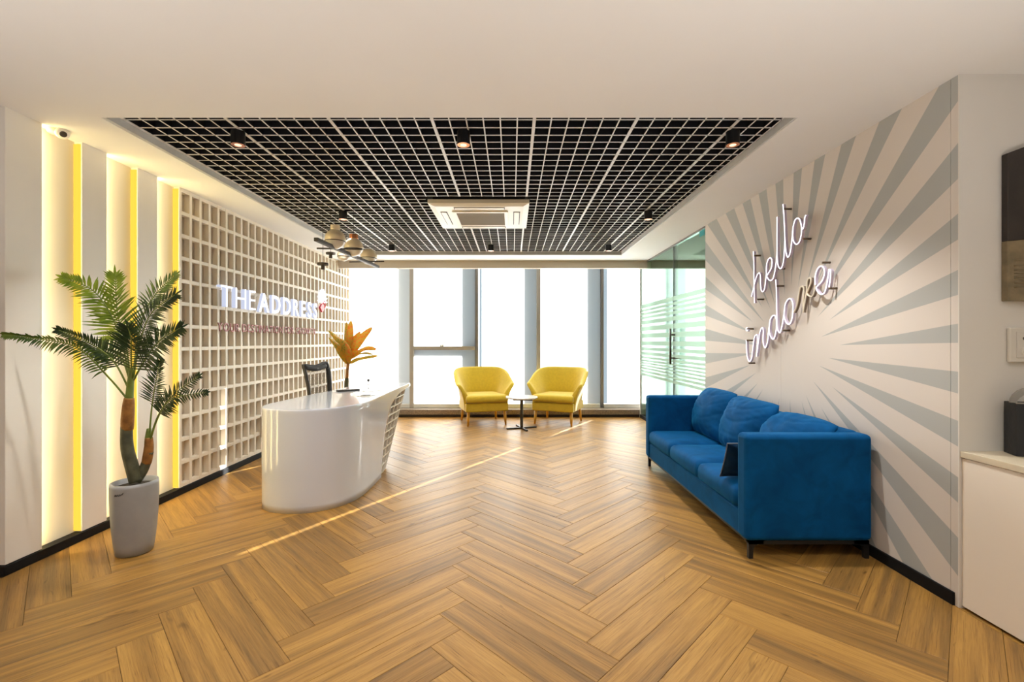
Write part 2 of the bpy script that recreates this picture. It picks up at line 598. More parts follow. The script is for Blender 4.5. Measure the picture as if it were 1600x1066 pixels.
def link(name, me, parent=None, loc=None):
    o = bpy.data.objects.new(name, me)
    COL.objects.link(o)
    if loc is not None:
        o.location = loc
    if parent is not None:
        o.parent = parent
        # parent empties carry only a location: keep world placement of world-space meshes
        o.matrix_parent_inverse = Matrix.Identity(4)
        if loc is None:
            o.location = -parent.location if parent.parent is None else -(parent.location + parent.parent.location)
            if parent.parent is not None or parent.get('_w'):
                pass
    return o


def part(name, mb, mats, parent, smooth=False, bevel=0.0, seg=2, label=None, stuff=False, solid=0.0, subd=0):
    """mesh given in world coordinates; stored about its own centre, linked as child of parent (parents are never rotated here)"""
    xs = list(zip(*mb.v))
    c = Vector([(min(a) + max(a)) / 2 for a in xs])
    me = mb.mesh(name, mats, smooth, c)
    o = bpy.data.objects.new(name, me)
    COL.objects.link(o)
    world = c
    if parent is not None:
        o.parent = parent
        pw = Vector(parent['_w']) if '_w' in parent else parent.location.copy()
        o.location = world - pw
    else:
        o.location = world
    o['_w'] = tuple(world)
    if solid:
        md = o.modifiers.new('solid', 'SOLIDIFY')
        md.thickness = solid
        md.offset = -1
    if bevel:
        md = o.modifiers.new('bevel', 'BEVEL')
        md.width = bevel
        md.segments = seg
        md.limit_method = 'ANGLE'
        md.angle_limit = math.radians(40)
        me.polygons.foreach_set('use_smooth', [True] * len(me.polygons))
        try:
            me.set_sharp_from_angle(angle=math.radians(50))
        except Exception:
            pass
        if not smooth:
            wn = o.modifiers.new('wn', 'WEIGHTED_NORMAL')
            wn.keep_sharp = True
    if subd:
        md = o.modifiers.new('subd', 'SUBSURF')
        md.levels = subd
        md.render_levels = subd
    if label:
        o['label'] = label
    if stuff:
        o['kind'] = 'stuff'
    return o


def thing(name, label, cat, loc=(0, 0, 0), group=None):
    o = bpy.data.objects.new(name, None)
    o.empty_display_size = 0.1
    o.location = loc
    COL.objects.link(o)
    o['_w'] = tuple(loc)
    o['label'] = label
    o['category'] = cat
    if group:
        o['group'] = group
    return o


def tag(o, label, cat, group=None):
    o['label'] = label
    o['category'] = cat
    if group:
        o['group'] = group
    return o


def struct(name, mb, mats, **kw):
    o = part(name, mb, mats, None, **kw)
    o['kind'] = 'structure'
    return o


def struct_empty(name, loc=(0, 0, 0)):
    o = bpy.data.objects.new(name, None)
    o.location = loc
    COL.objects.link(o)
    o['_w'] = tuple(loc)
    o['kind'] = 'structure'
    return o


def wall_pt(px, py, X):
    """point where the photograph's pixel falls on the plane x = X"""
    Y = F * X / (px - 800.0)
    return Vector((X, Y, CH - (py - 533.0) * Y / F))


def deep_pt(px, py, Y):
    return Vector(((px - 800.0) * Y / F, Y, CH - (py - 533.0) * Y / F))


def smooth_path(pts, n=6):
    """Catmull-Rom through the points"""
    pts = [Vector(p) for p in pts]
    out = []
    for i in range(len(pts) - 1):
        p0 = pts[max(i - 1, 0)]
        p1, p2 = pts[i], pts[i + 1]
        p3 = pts[min(i + 2, len(pts) - 1)]
        for k in range(n):
            t = k / n
            out.append(0.5 * ((2 * p1) + (p2 - p0) * t + (2 * p0 - 5 * p1 + 4 * p2 - p3) * t * t + (3 * p1 - p0 - 3 * p2 + p3) * t ** 3))
    out.append(pts[-1])
    return out


# ================================================================== ROOM
XL, XR, CZ = -2.70, 2.094, 2.50
TX0, TX1, TY0, TY1 = -2.30, 1.60, 2.547, 6.63      # ceiling tray
GZ = 2.545                                         # grid plane
YW = 7.60                                          # window wall

# ---- floor: sub-floor slab and herringbone planks
fl = struct('floor', MB().box(-3.5, 5.2, -3.1, 8.3, -0.12, -0.004), M['floor_base'])
PW, PL = 0.158, 0.909
STEP = PW * math.sqrt(2)
PER = PL * math.sqrt(2)


def clip_poly(poly, x0, x1, y0, y1):
    def cut(ps, f, inter):
        out = []
        for i in range(len(ps)):
            a, b = ps[i - 1], ps[i]
            fa, fb = f(a), f(b)
            if fa >= 0:
                if fb < 0:
                    out.append(inter(a, b, fa, fb))
                else:
                    pass
            if fb >= 0:
                if fa < 0:
                    out.append(inter(a, b, fa, fb))
                out.append(b)
        return out
    it = lambda a, b, fa, fb: (a[0] + (b[0] - a[0]) * fa / (fa - fb), a[1] + (b[1] - a[1]) * fa / (fa - fb))
    for f in (lambda p: p[0] - x0, lambda p: x1 - p[0], lambda p: p[1] - y0, lambda p: y1 - p[1]):
        if not poly:
            break
        # order matters: intersection must precede b
        res = []
        for i in range(len(poly)):
            a, b = poly[i - 1], poly[i]
            fa, fb = f(a), f(b)
            if fa >= 0 and fb >= 0:
                res.append(b)
            elif fa >= 0 > fb:
                res.append(it(a, b, fa, fb))
            elif fb >= 0 > fa:
                res.append(it(a, b, fa, fb))
                res.append(b)
        poly = res
    return poly


def plank_mb(poly, g=0.0007):
    """bevelled slab from a convex polygon, local coordinates"""
    cx = sum(p[0] for p in poly) / len(poly)
    cy = sum(p[1] for p in poly) / len(poly)
    def inset(d):
        out = []
        n = len(poly)
        for i in range(n):
            a, b, c = Vector(poly[i - 1]), Vector(poly[i]), Vector(poly[(i + 1) % n])
            d1, d2 = (b - a), (c - b)
            if d1.length < 1e-6 or d2.length < 1e-6:
                out.append(b)
                continue
            d1.normalize(); d2.normalize()
            n1, n2 = Vector((-d1.y, d1.x)), Vector((-d2.y, d2.x))
            k = 1 + n1.dot(n2)
            out.append(b + (n1 + n2) * (d / max(k, 0.3)))
        return out
    area2 = sum(poly[i - 1][0] * poly[i][1] - poly[i][0] * poly[i - 1][1] for i in range(len(poly)))
    if area2 < 0:
        poly.reverse()
    lo, hi = inset(g), inset(g + 0.0014)
    n = len(poly)
    vs = [(p.x, p.y, -0.003) for p in lo] + [(p.x, p.y, -0.0011) for p in lo] + [(p.x, p.y, 0.0) for p in hi]
    fs = [tuple(range(2 * n, 3 * n))]
    for i in range(n):
        j = (i + 1) % n
        fs.append((i, j, n + j, n + i))
        fs.append((n + i, n + j, 2 * n + j, 2 * n + i))
    return MB().add(vs, fs)


d1 = Vector((1, -1)) / math.sqrt(2)
d2 = Vector((-1, -1)) / math.sqrt(2)
full = plank_mb([(0, 0), (PL, 0), (PL, -PW), (0, -PW)]).mesh('plank', M['oak'])
rest = MB()
FX0, FX1, FY0, FY1 = -2.69, 2.09, 1.30, 7.62
n_pl = 0


def add_plank(corner, dl, dw, bounds, single):
    global n_pl
    poly = [corner, corner + dl * PL, corner + dl * PL + dw * PW, corner + dw * PW]
    poly = [(p.x, p.y) for p in poly]
    cl = clip_poly(poly, *bounds)
    if len(cl) < 3:
        return
    a = abs(sum(cl[i - 1][0] * cl[i][1] - cl[i][0] * cl[i - 1][1] for i in range(len(cl)))) / 2
    if a < 0.0008:
        return
    ang = math.atan2(dl.y, dl.x)
    ca, sa = math.cos(-ang), math.sin(-ang)
    loc = [((p[0] - corner.x) * ca - (p[1] - corner.y) * sa, (p[0] - corner.x) * sa + (p[1] - corner.y) * ca) for p in cl]
    # drop near-duplicate points
    q = []
    for p in loc:
        if not q or (abs(p[0] - q[-1][0]) + abs(p[1] - q[-1][1])) > 1e-4:
            q.append(p)
    if len(q) > 2 and (abs(q[0][0] - q[-1][0]) + abs(q[0][1] - q[-1][1])) < 1e-4:
        q.pop()
    if len(q) < 3:
        return
    if single:
        if a > PL * PW - 1e-4 and len(q) == 4:
            ys = [p[1] for p in q]
            if min(ys) < -0.01:
                me = full
            else:
                me = plank_mb(q).mesh('plank', M['oak'])
        else:
            me = plank_mb(q).mesh('plank', M['oak'])
        o = bpy.data.objects.new('plank', me)
        COL.objects.link(o)
        o.parent = fl
        o.location = Vector((corner.x, corner.y, 0)) - Vector(fl['_w'])
        o.rotation_euler = (0, 0, ang)
        n_pl += 1
    else:
        mb = plank_mb([(p[0], p[1]) for p in cl])
        rest.add(mb.v, mb.f)


for i in range(-4, 6):
    ax = 1.063 + PER * i
    for k in range(-16, 32):
        apex = Vector((ax, 2.643 + STEP * 12 - STEP * k))
        add_plank(apex, d1, d2, (FX0, FX1, FY0, FY1), True)
        inner = apex + d2 * PW
        add_plank(inner, d2, d1, (FX0, FX1, FY0, FY1), True)
        for bnd in ((-3.4, 5.2, -3.0, FY0), (FX1, 5.2, FY0, FY1), (-3.4, FX0, FY0, 2.4)):
            add_plank(apex, d1, d2, bnd, False)
            add_plank(inner, d2, d1, bnd, False)
part('plank_area', rest, M['oak'], fl, stuff=True)

# ---- ceiling with the recessed tray
c = MB()
c.box(-3.5, 5.2, -3.1, TY0, CZ, CZ + 0.10)
c.box(-3.5, TX0, TY0, TY1, CZ, CZ + 0.10)
c.box(TX1, 5.2, TY0, TY1, CZ, CZ + 0.10)
c.box(-3.5, 5.2, TY1, 7.10, CZ, CZ + 0.10)
ceil = struct('ceiling', c, M['ceiling'])
f = MB()
f.box(TX0 - 0.004, TX0 + 0.018, TY0, TY1, CZ + 0.004, GZ + 0.012)
f.box(TX1 - 0.012, TX1 + 0.004, TY0, TY1, CZ + 0.004, GZ + 0.012)
f.box(TX0, TX1, TY1 - 0.014, TY1 + 0.004, CZ + 0.004, GZ + 0.012)
f.box(TX0, TX1, TY0 - 0.004, TY0 + 0.010, CZ + 0.004, GZ + 0.012)
part('tray_edge', f, M['fascia'], ceil)
c = MB()
c.box(TX0 - 0.05, TX1 + 0.05, TY0 - 0.05, TY1 + 0.05, 2.98, 3.02)
c.box(TX0 - 0.05, TX0 - 0.005, TY0, TY1, 2.60, 3.0)
c.box(TX1 + 0.005, TX1 + 0.05, TY0, TY1, 2.60, 3.0)
c.box(TX0, TX1, TY0 - 0.05, TY0 - 0.005, 2.60, 3.0)
c.box(TX0, TX1, TY1 + 0.005, TY1 + 0.05, 2.60, 3.0)
part('plenum', c, M['void'], ceil)
part('window_head', MB().box(-3.5, 5.2, 7.10, 8.30, 2.80, 2.90), M['ceiling'], ceil)

# ---- open-cell grid
AC = (-0.778, 0.160, 4.19, 5.13)
gt = thing('ceiling_grid', 'black and white open cell ceiling grid set in the recessed tray', 'ceiling grid', (-0.35, 4.6, GZ))


def bar(x0, x1, y0, y1, main):
    h = 0.004 if main else 0.0025
    mb = MB().box(x0, x1, y0, y1, GZ, GZ + h, 0)
    ix = 0.001
    mb.box(x0 + ix, x1 - ix, y0 + ix, y1 - ix, GZ + h, GZ + 0.040, 1)
    part('grid_runner' if main else 'grid_bar', mb, [M['grid_white'], M['grid_black']], gt)


hole = (AC[0] - 0.012, AC[1] + 0.006, AC[2] - 0.11, AC[3] + 0.0)
x = -1.669 - 0.6
j = 0
while x < TX1 - 0.02:
    if x > TX0 + 0.025:
        main = (j % 6 == 0)
        w = 0.0095 if main else 0.0038
        if hole[0] < x < hole[1]:
            bar(x - w, x + w, TY0 + 0.01, hole[2], main)
            bar(x - w, x + w, hole[3], TY1 - 0.014, main)
        else:
            bar(x - w, x + w, TY0 + 0.01, TY1 - 0.014, main)
    x += 0.1
    j += 1
bar(1.5735, 1.5805, TY0 + 0.01, TY1 - 0.014, False)
y = 3.165 - 0.6
j = 0
while y < TY1 - 0.02:
    if y > TY0 + 0.02:
        main = (j % 6 == 0)
        w = 0.0048 if main else 0.0036
        if hole[2] < y < hole[3]:
            bar(TX0 + 0.018, hole[0], y - w, y + w, main)
            bar(hole[1], TX1 - 0.012, y - w, y + w, main)
        else:
            bar(TX0 + 0.018, TX1 - 0.012, y - w, y + w, main)
    y += 0.1
    j += 1

# ---- left wall: recess plane, raised lit panels, lattice backing
wl = struct('wall_left', MB().box(-2.87, -2.75, 2.43, 8.3, -0.004, 2.9), M['recess'])
for (y0, y1) in ((2.424, 2.615), (2.857, 3.033), (3.282, 3.465)):
    part('raised_panel', MB().box(-2.75, XL, y0, y1, 0.055, CZ), M['panel'], wl, bevel=0.002)
part('wall_end', MB().box(-3.5, -2.755, 2.40, 2.43, -0.004, CZ), M['wall'], wl)
for (ya, yb) in ((2.6155, 2.6195), (2.8525, 2.8565), (3.0335, 3.0375), (3.2775, 3.2815), (3.4655, 3.4695), (3.6865, 3.6905)):
    hot_ = ya in (2.6155, 3.0335, 3.4655)
    part('led_strip', MB().box(-2.749, -2.706, ya, yb, 0.060, 2.485), M['led_hot'] if hot_ else M['led'], wl, label='glowing warm led strip' if hot_ else 'glowing yellow led strip')
struct('baseboard_left', MB().box(-2.75, -2.69, 2.41, 7.56, 0.0, 0.052), M['base'], bevel=0.002)
# lattice screen of stiles and rails
LY0, LY1 = 3.692, 7.56
lat = thing('lattice_screen', 'cream wooden lattice screen of tall rectangular cells covering the left wall', 'lattice', (-2.72, 5.6, 0.055))
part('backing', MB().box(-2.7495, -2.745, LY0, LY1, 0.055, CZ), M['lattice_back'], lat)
NCOL, NROW = 32, 13
cw = (LY1 - LY0 - 0.028) / NCOL
rh = (CZ - 0.055 - 0.03) / NROW
for i in range(NCOL + 1):
    yy = LY0 + i * cw
    part('stile', MB().box(-2.745, XL, yy, yy + 0.028, 0.055, CZ), M['lattice'], lat)
for i in range(NROW + 1):
    zz = 0.055 + i * rh
    part('rail', MB().box(-2.745, XL - 0.0015, LY0 + 0.001, LY1, zz, zz + 0.030), M['lattice'], lat)

# ---- front part of the room behind the camera (never in view, closes the light)
struct('wall_front', MB().box(-3.5, 5.2, -3.1, -3.0, -0.004, CZ), M['wall'])
struct('wall_near_left', MB().box(-3.5, -3.4, -3.0, 2.40, -0.004, CZ), M['wall'])

# ---- right wall with the sunburst mural: three boards
wr = struct('wall_right', MB().box(XR + 0.012, XR + 0.10, 2.16, 4.93, -0.004, CZ), M['wall'])
for (y0, y1) in ((2.136, 2.171), (2.173, 3.544), (3.546, 4.93)):
    part('wall_board', MB().box(XR, XR + 0.012, y0, y1, 0.0, CZ), M['mural'], wr)
part('edge_bead', MB().box(XR - 0.0015, XR + 0.014, 2.130, 2.135, 0.0, CZ), M['niche'], wr)
struct('baseboard_right', MB().box(XR - 0.012, XR, 2.150, 4.93, 0.0, 0.062), M['base'], bevel=0.002)
# niche wall that faces the camera, and the outer right wall
struct('wall_niche', MB().box(XR + 0.014, 5.2, 2.13, 2.16, -0.004, CZ), M['niche'])
struct('wall_far_right', MB().box(5.1, 5.2, -3.0, 8.3, -0.004, 2.9), M['wall'])
struct('wall_near_right', MB().box(2.76, 2.80, -3.0, 2.13, -0.004, CZ), M['wall'])

# ---- back: pelmet, window units, sill
struct('trim_pelmet', MB().box(-2.75, 5.1, 7.08, 7.16, 2.385, CZ), M['pelmet'])
struct('trim_sill', MB().box(-2.75, 5.1, 7.44, 8.0, 0.045, 0.128), M['granite'], bevel=0.004)
struct('trim_kick', MB().box(-2.75, 5.1, 7.48, 7.9, -0.003, 0.045), M['kick'])
MX = [-2.755, -1.646, -0.570, 0.479, 1.544, 2.610, 3.676, 4.742]      # right edges of the mullions
MWID = 0.066
YP = 7.68
for i in range(len(MX) - 1):
    w = struct_empty('window_%d' % (i + 1), ((MX[i] + MX[i + 1]) / 2, YP, 0.13))
    gap = MX[i] in (-0.570, 1.544)
    x0 = MX[i]
    x1 = MX[i + 1] - MWID * 0.8
    xp = x0 + (0.062 if gap else 0.0)
    if i == 0:
        xp = x0
    part('pane', MB().box(xp, x1, YP, YP + 0.008, 0.13, 2.80), M['blind'], w, label='white film covered pane')
    if gap:
        part('clear_strip', MB().box(x0, xp, YP, YP + 0.006, 0.13, 2.80), M['clear'], w, label='strip of bare glass')
    dark = MX[i + 1] in (-0.570, 1.544)
    part('mullion', MB().box(MX[i + 1] - (0.045 if dark else MWID), MX[i + 1], (YP - 0.02) if dark else (YW + 0.005), YP + 0.03, 0.13, 2.80), M['alu_dark'] if dark else M['alu'], w, bevel=0.002)
    part('facade_fin', MB().box(MX[i + 1] - 0.06, MX[i + 1] - 0.002, YP + 0.03, YP + 0.355, 0.0, 2.85), M['fin'], w)
    part('bottom_rail', MB().box(x0, MX[i + 1] - MWID, YW + 0.02, YP + 0.03, 0.128, 0.195), M['alu_white'], w, bevel=0.003)
    if i == 1:
        part('transom', MB().box(x0, x1, YW + 0.01, YP + 0.03, 1.100, 1.160), M['alu'], w, bevel=0.003)
        part('facade_transom', MB().box(x0, x1, YP + 0.03, YP + 0.24, 1.105, 1.155), M['fin'], w)
        h = MB()
        h.box(-1.20, -1.14, YW - 0.012, YW + 0.01, 1.160, 1.190)
        h.tube([P(-1.17, YW - 0.02, 1.175), P(-1.14, YW - 0.045, 1.205), P(-1.085, YW - 0.05, 1.265)], 0.009, 8)
        part('handle', h, M['chrome'], w, label='small brushed lever handle')

# ---- glass partition and glass door on the right
GX = 2.10
gp = struct_empty('wall_glass', (GX, 6.6, 0))
GY0, GYM, GY1 = 4.935, 5.925, 7.42
part('glass_pane', MB().box(GX, GX + 0.012, GYM + 0.004, GY1, 0.055, 2.485), M['glass'], gp)
part('head_channel', MB().box(GX - 0.008, GX + 0.024, GY0, GY1, 2.482, CZ), M['alu_dark'], gp)
part('floor_channel', MB().box(GX - 0.015, GX + 0.024, GYM, GY1, 0.0, 0.055), M['base'], gp)
part('end_post', MB().box(GX - 0.012, GX + 0.05, GY1, GY1 + 0.03, 0.0, CZ), M['alu_white'], gp)
dr = struct_empty('door_1', (GX, 5.43, 0))
part('glass_leaf', MB().box(GX, GX + 0.012, GY0, GYM - 0.004, 0.012, 2.478), M['glass'], dr)
part('joint', MB().box(GX - 0.001, GX + 0.013, GYM - 0.004, GYM + 0.004, 0.055, 2.482), M['alu_dark'], gp)
# frosted bands: heights of (bottom, top), dense and thin low down, wide further up
bands = [(0.70, 0.735), (0.755, 0.785), (0.805, 0.83), (0.85, 0.872), (0.892, 0.912), (0.93, 0.955), (0.975, 1.005), (1.03, 1.075),
         (1.105, 1.15), (1.185, 1.245), (1.30, 1.365), (1.41, 1.475), (1.515, 1.57), (1.60, 1.635), (1.66, 1.695), (1.72, 1.75), (1.775, 1.83)]
for (z0, z1) in bands:
    part('frosted_band', MB().box(GX - 0.002, GX - 0.0002, GYM + 0.004, GY1, z0, z1), M['frost'], gp)
    part('frosted_band', MB().box(GX - 0.002, GX - 0.0002, GY0, GYM - 0.004, z0, z1), M['frost'], dr)
h = MB()
for xx in (GX - 0.06, GX + 0.072):
    h.tube([P(xx, 5.86, 0.95), P(xx, 5.86, 1.41)], 0.014, 10)
for zz in (1.03, 1.33):
    h.tube([P(GX - 0.06, 5.86, zz), P(GX + 0.072, 5.86, zz)], 0.011, 8)
part('handle', h, M['dark_steel'], dr, smooth=True, label='dark steel pull handle')
part('sticker', MB().box(GX - 0.003, GX - 0.0003, 4.96, 5.09, 2.41, 2.475), M['cyan'], dr, label='small turquoise corner sticker')
struct('baseboard_meeting_room', MB().box(5.08, 5.1, 2.2, 7.4, 0, 0.06), M['base'])

# ================================================================== CEILING FITTINGS
spots = [(-1.695, 2.816, 'front left black cylinder downlight above the palm side of the tray'),
         (-0.300, 2.816, 'front middle black cylinder downlight nearest the cassette unit'),
         (1.366, 2.816, 'front right black cylinder downlight above the near sofa arm'),
         (-1.686, 4.54, 'black cylinder downlight on the ceiling grid just above the chandelier globes'),
         (1.360, 4.54, 'black cylinder downlight on the right between front corner spot and glass door'),
         (-1.618, 6.13, 'far left small black downlight near the window pelmet'),
         (-0.284, 6.13, 'far middle small black downlight behind the cassette unit'),
         (1.300, 6.13, 'far right small black downlight at the corner by the glass partition')]
for (sx, sy, lb) in spots:
    t = thing('downlight', lb, 'downlight', (sx, sy, GZ), 'black downlights on the ceiling grid')
    rr = 0.040
    zb = 2.464
    part('housing', MB().lathe([(rr * 0.86, zb + 0.012), (rr, zb), (rr, GZ + 0.0), (rr * 0.9, GZ + 0.004)], (sx, sy, 0), 24), M['black_metal'], t, smooth=False)
    part('reflector', MB().lathe([(rr * 0.98, zb - 0.0015), (rr * 0.98, zb + 0.001), (rr * 0.55, zb + 0.004), (rr * 0.5, zb - 0.0005)], (sx, sy, 0), 24), M['copper'], t, label='copper coloured reflector ring')
    part('lens', MB().lathe([(rr * 0.50, zb - 0.002), (rr * 0.50, zb + 0.002)], (sx, sy, 0), 16), M['spot_glow'], t, label='warm glowing lens')
    ld = bpy.data.lights.new('downlight_beam', 'SPOT')
    ld.energy = {(1.366, 2.816): 72, (-1.695, 2.816): 56}.get((sx, sy), 44)
    ld.spot_size = math.radians(110)
    ld.spot_blend = 0.7
    ld.shadow_soft_size = 0.03
    ld.color = (1.0, 0.965, 0.90)
    lo = bpy.data.objects.new('downlight_beam', ld)
    lo.location = (sx, sy, zb - 0.012)
    COL.objects.link(lo)

# cassette air conditioner
a = thing('air_conditioner', 'square cream cassette air conditioner with central grille in the ceiling grid', 'air conditioner', ((AC[0] + AC[1]) / 2, (AC[2] + AC[3]) / 2, GZ))
AZ0 = 2.505
mb = MB()
bx0, bx1, by0, by1 = AC
i1 = 0.055
mb.add([(bx0, by0, AZ0 + .016), (bx1, by0, AZ0 + .016), (bx1, by1, AZ0 + .016), (bx0, by1, AZ0 + .016),
        (bx0 + i1, by0 + i1, AZ0), (bx1 - i1, by0 + i1, AZ0), (bx1 - i1, by1 - i1, AZ0), (bx0 + i1, by1 - i1, AZ0),
        (bx0, by0, AZ0 + .05), (bx1, by0, AZ0 + .05), (bx1, by1, AZ0 + .05), (bx0, by1, AZ0 + .05)],
       [(4, 5, 6, 7), (0, 1, 5, 4), (1, 2, 6, 5), (2, 3, 7, 6), (3, 0, 4, 7), (8, 9, 1, 0), (9, 10, 2, 1), (10, 11, 3, 2), (11, 8, 0, 3), (11, 10, 9, 8)])
part('fascia_panel', mb, M['ac_white'], a)
part('body_box', MB().box(bx0 + 0.04, bx1 - 0.04, by0 + 0.04, by1 - 0.04, AZ0 + 0.05, AZ0 + 0.28), M['grid_black'], a)
cx, cy = (bx0 + bx1) / 2, (by0 + by1) / 2
part('intake_back', MB().box(cx - 0.235, cx + 0.235, cy - 0.235, cy + 0.235, AZ0 - 0.003, AZ0 + 0.0005), M['ac_grille'], a)
for i in range(19):
    yy = cy - 0.225 + i * 0.025
    part('grille_slat', MB().box(cx - 0.235, cx + 0.235, yy - 0.003, yy + 0.003, AZ0 - 0.010, AZ0 - 0.002), M['ac_slat'], a)
for s in (-1, 1):
    part('grille_frame', MB().box(cx - 0.27, cx + 0.27, cy + s * 0.252 - 0.018, cy + s * 0.252 + 0.018, AZ0 - 0.012, AZ0 + 0.0), M['ac_white'], a, bevel=0.003)
    part('grille_frame', MB().box(cx + s * 0.252 - 0.018, cx + s * 0.252 + 0.018, cy - 0.235, cy + 0.235, AZ0 - 0.012, AZ0 + 0.0), M['ac_white'], a, bevel=0.003)
for k in range(4):
    ca, sa = [(1, 0), (0, 1), (-1, 0), (0, -1)][k]
    # air outlet: dark slot with a louvre
    if ca:
        xo = cx + ca * 0.355
        part('outlet_slot', MB().box(xo - 0.032, xo + 0.032, cy - 0.24, cy + 0.24, AZ0 - 0.002, AZ0 + 0.001), M['ac_dark'], a)
        part('louvre', MB().box(xo - 0.025, xo + 0.025, cy - 0.233, cy + 0.233, AZ0 - 0.006, AZ0 - 0.002), M['ac_white'], a, bevel=0.001)
    else:
        yo = cy + sa * 0.355
        part('outlet_slot', MB().box(cx - 0.24, cx + 0.24, yo - 0.032, yo + 0.032, AZ0 - 0.002, AZ0 + 0.001), M['ac_dark'], a)
        part('louvre', MB().box(cx - 0.233, cx + 0.233, yo - 0.025, yo + 0.025, AZ0 - 0.006, AZ0 - 0.002), M['ac_white'], a, bevel=0.001)

# chandelier over the desk
ch = thing('chandelier', 'bronze bar chandelier with champagne glass globes hanging above the reception desk', 'chandelier', (-1.58, 4.4, GZ))
b0, b1 = P(-1.625, 3.77, 2.09), P(-1.527, 5.19, 2.09)
bd = (b1 - b0).normalized()
bn = Vector((-bd.y, bd.x, 0))
mb = MB()
q = [b0 - bn * .018, b0 + bn * .018, b1 + bn * .018, b1 - bn * .018]
mb.add([(p.x, p.y, 2.078) for p in q] + [(p.x, p.y, 2.108) for p in q], [(3, 2, 1, 0), (4, 5, 6, 7), (0, 1, 5, 4), (1, 2, 6, 5), (2, 3, 7, 6), (3, 0, 4, 7)])
part('main_bar', mb, M['bronze'], ch, bevel=0.003)
part('cross_rod', MB().tube([P(-1.80, 4.20, 2.105), P(-1.38, 4.20, 2.098)], 0.008, 8), M['bronze'], ch, smooth=True)
part('cross_rod', MB().tube([P(-1.747, 4.89, 2.100), P(-1.375, 4.89, 2.106)], 0.008, 8), M['bronze'], ch, smooth=True)


def sphere_band(c, r, z0, z1, n=10):
    """profile of a sphere between heights z0 and z1 (fractions of r)"""
    a0, a1 = math.asin(max(-1, z0)), math.asin(min(1, z1))
    return [(max(1e-4, r * math.cos(a0 + (a1 - a0) * i / n)), c + r * math.sin(a0 + (a1 - a0) * i / n)) for i in range(n + 1)]


globes = [(-1.592, 4.10, 2.168, 0.090, True), (-1.548, 4.45, 2.167, 0.090, True), (-1.575, 5.00, 2.178, 0.088, False), (-1.80, 4.86, 2.165, 0.062, False)]
for gi, (gx, gy, gz, gr, neck) in enumerate(globes):
    g = part('globe', MB().lathe(sphere_band(gz, gr, -0.22, 0.94, 14), (gx, gy, 0), 32), M['champagne'], ch, smooth=True, label='champagne mirrored upper globe')
    part('diffuser', MB().lathe(sphere_band(gz, gr * 0.995, -0.9999, -0.24, 12), (gx, gy, 0), 32), M['opal'], g, smooth=True)
    part('band', MB().tube([P(gx + gr * 0.985 * math.cos(t), gy + gr * 0.985 * math.sin(t), gz - gr * 0.23) for t in [2 * math.pi * i / 32 for i in range(32)]], 0.003, 6, closed=True), M['bronze'], g, smooth=True)
    if neck:
        part('neck', MB().lathe([(0.040, gz + gr * 0.86), (0.042, gz + gr * 0.95), (0.042, gz + gr * 0.86 + 0.045), (0.030, gz + gr * 0.86 + 0.048)], (gx, gy, 0), 20), M['champagne'] if gi == 0 else M['copper'], g, smooth=False)
        part('cable', MB().tube([P(gx, gy, gz + gr), P(gx, gy, GZ)], 0.002, 6), M['black_metal'], g)
for (dx, dy, dz, dr_, cab) in ((-1.662, 4.0, 1.925, 0.047, 0.0), (-1.793, 4.5, 2.115, 0.045, 0.0)):
    d = part('disc_pendant', MB().lathe([(0.018, dz + 0.012), (dr_, dz + 0.010), (dr_, dz - 0.008), (0.018, dz - 0.010)], (dx, dy, 0), 24), M['bronze'], ch)
    part('nozzle', MB().lathe([(0.015, dz - 0.010), (0.016, dz - 0.045), (0.010, dz - 0.046)], (dx, dy, 0), 14), M['bronze'], d)
    part('cable', MB().tube([P(dx, dy, dz + 0.012), P(dx, dy, dz + 0.25), P(dx, dy, GZ)], 0.0022, 6), M['black_metal'], d)

# security camera
cc = thing('security_camera', 'small cream dome security camera under the ceiling at the top left', 'security camera', (-2.72, 2.70, 2.47))
cp = wall_pt(90, 203, -2.69)
part('mount', MB().lathe([(0.040, 0.03), (0.048, 0.025), (0.048, -0.005), (0.040, -0.03), (0.02, -0.04)], (cp.x - 0.01, cp.y, cp.z + 0.012), 24), M['cctv'], cc, smooth=True)
vdir = Vector((0.75, -0.35, -0.55)).normalized()
c0 = Vector((cp.x + 0.015, cp.y + 0.005, cp.z - 0.01))
part('turret', MB().tube([c0 - vdir * 0.035, c0 - vdir * 0.015, c0 + vdir * 0.02, c0 + vdir * 0.035], [0.012, 0.032, 0.034, 0.030], 20), M['cctv_white'], cc, smooth=True)
part('lens', MB().tube([c0 + vdir * 0.034, c0 + vdir * 0.040], [0.018, 0.016], 20), M['bronze'], cc, label='dark round lens')

# ================================================================== SIGNS


def text_mesh(ch_, size, depth, bold=0.0, shear=0.0):
    cu = bpy.data.curves.new('txt', 'FONT')
    cu.body = ch_
    cu.size = size
    cu.extrude = depth
    cu.offset = bold
    cu.shear = shear
    cu.resolution_u = 3
    ob = bpy.data.objects.new('txt', cu)
    COL.objects.link(ob)
    dg = bpy.context.evaluated_depsgraph_get()
    me = bpy.data.meshes.new_from_object(ob.evaluated_get(dg))
    bpy.data.objects.remove(ob)
    bpy.data.curves.remove(cu)
    return me


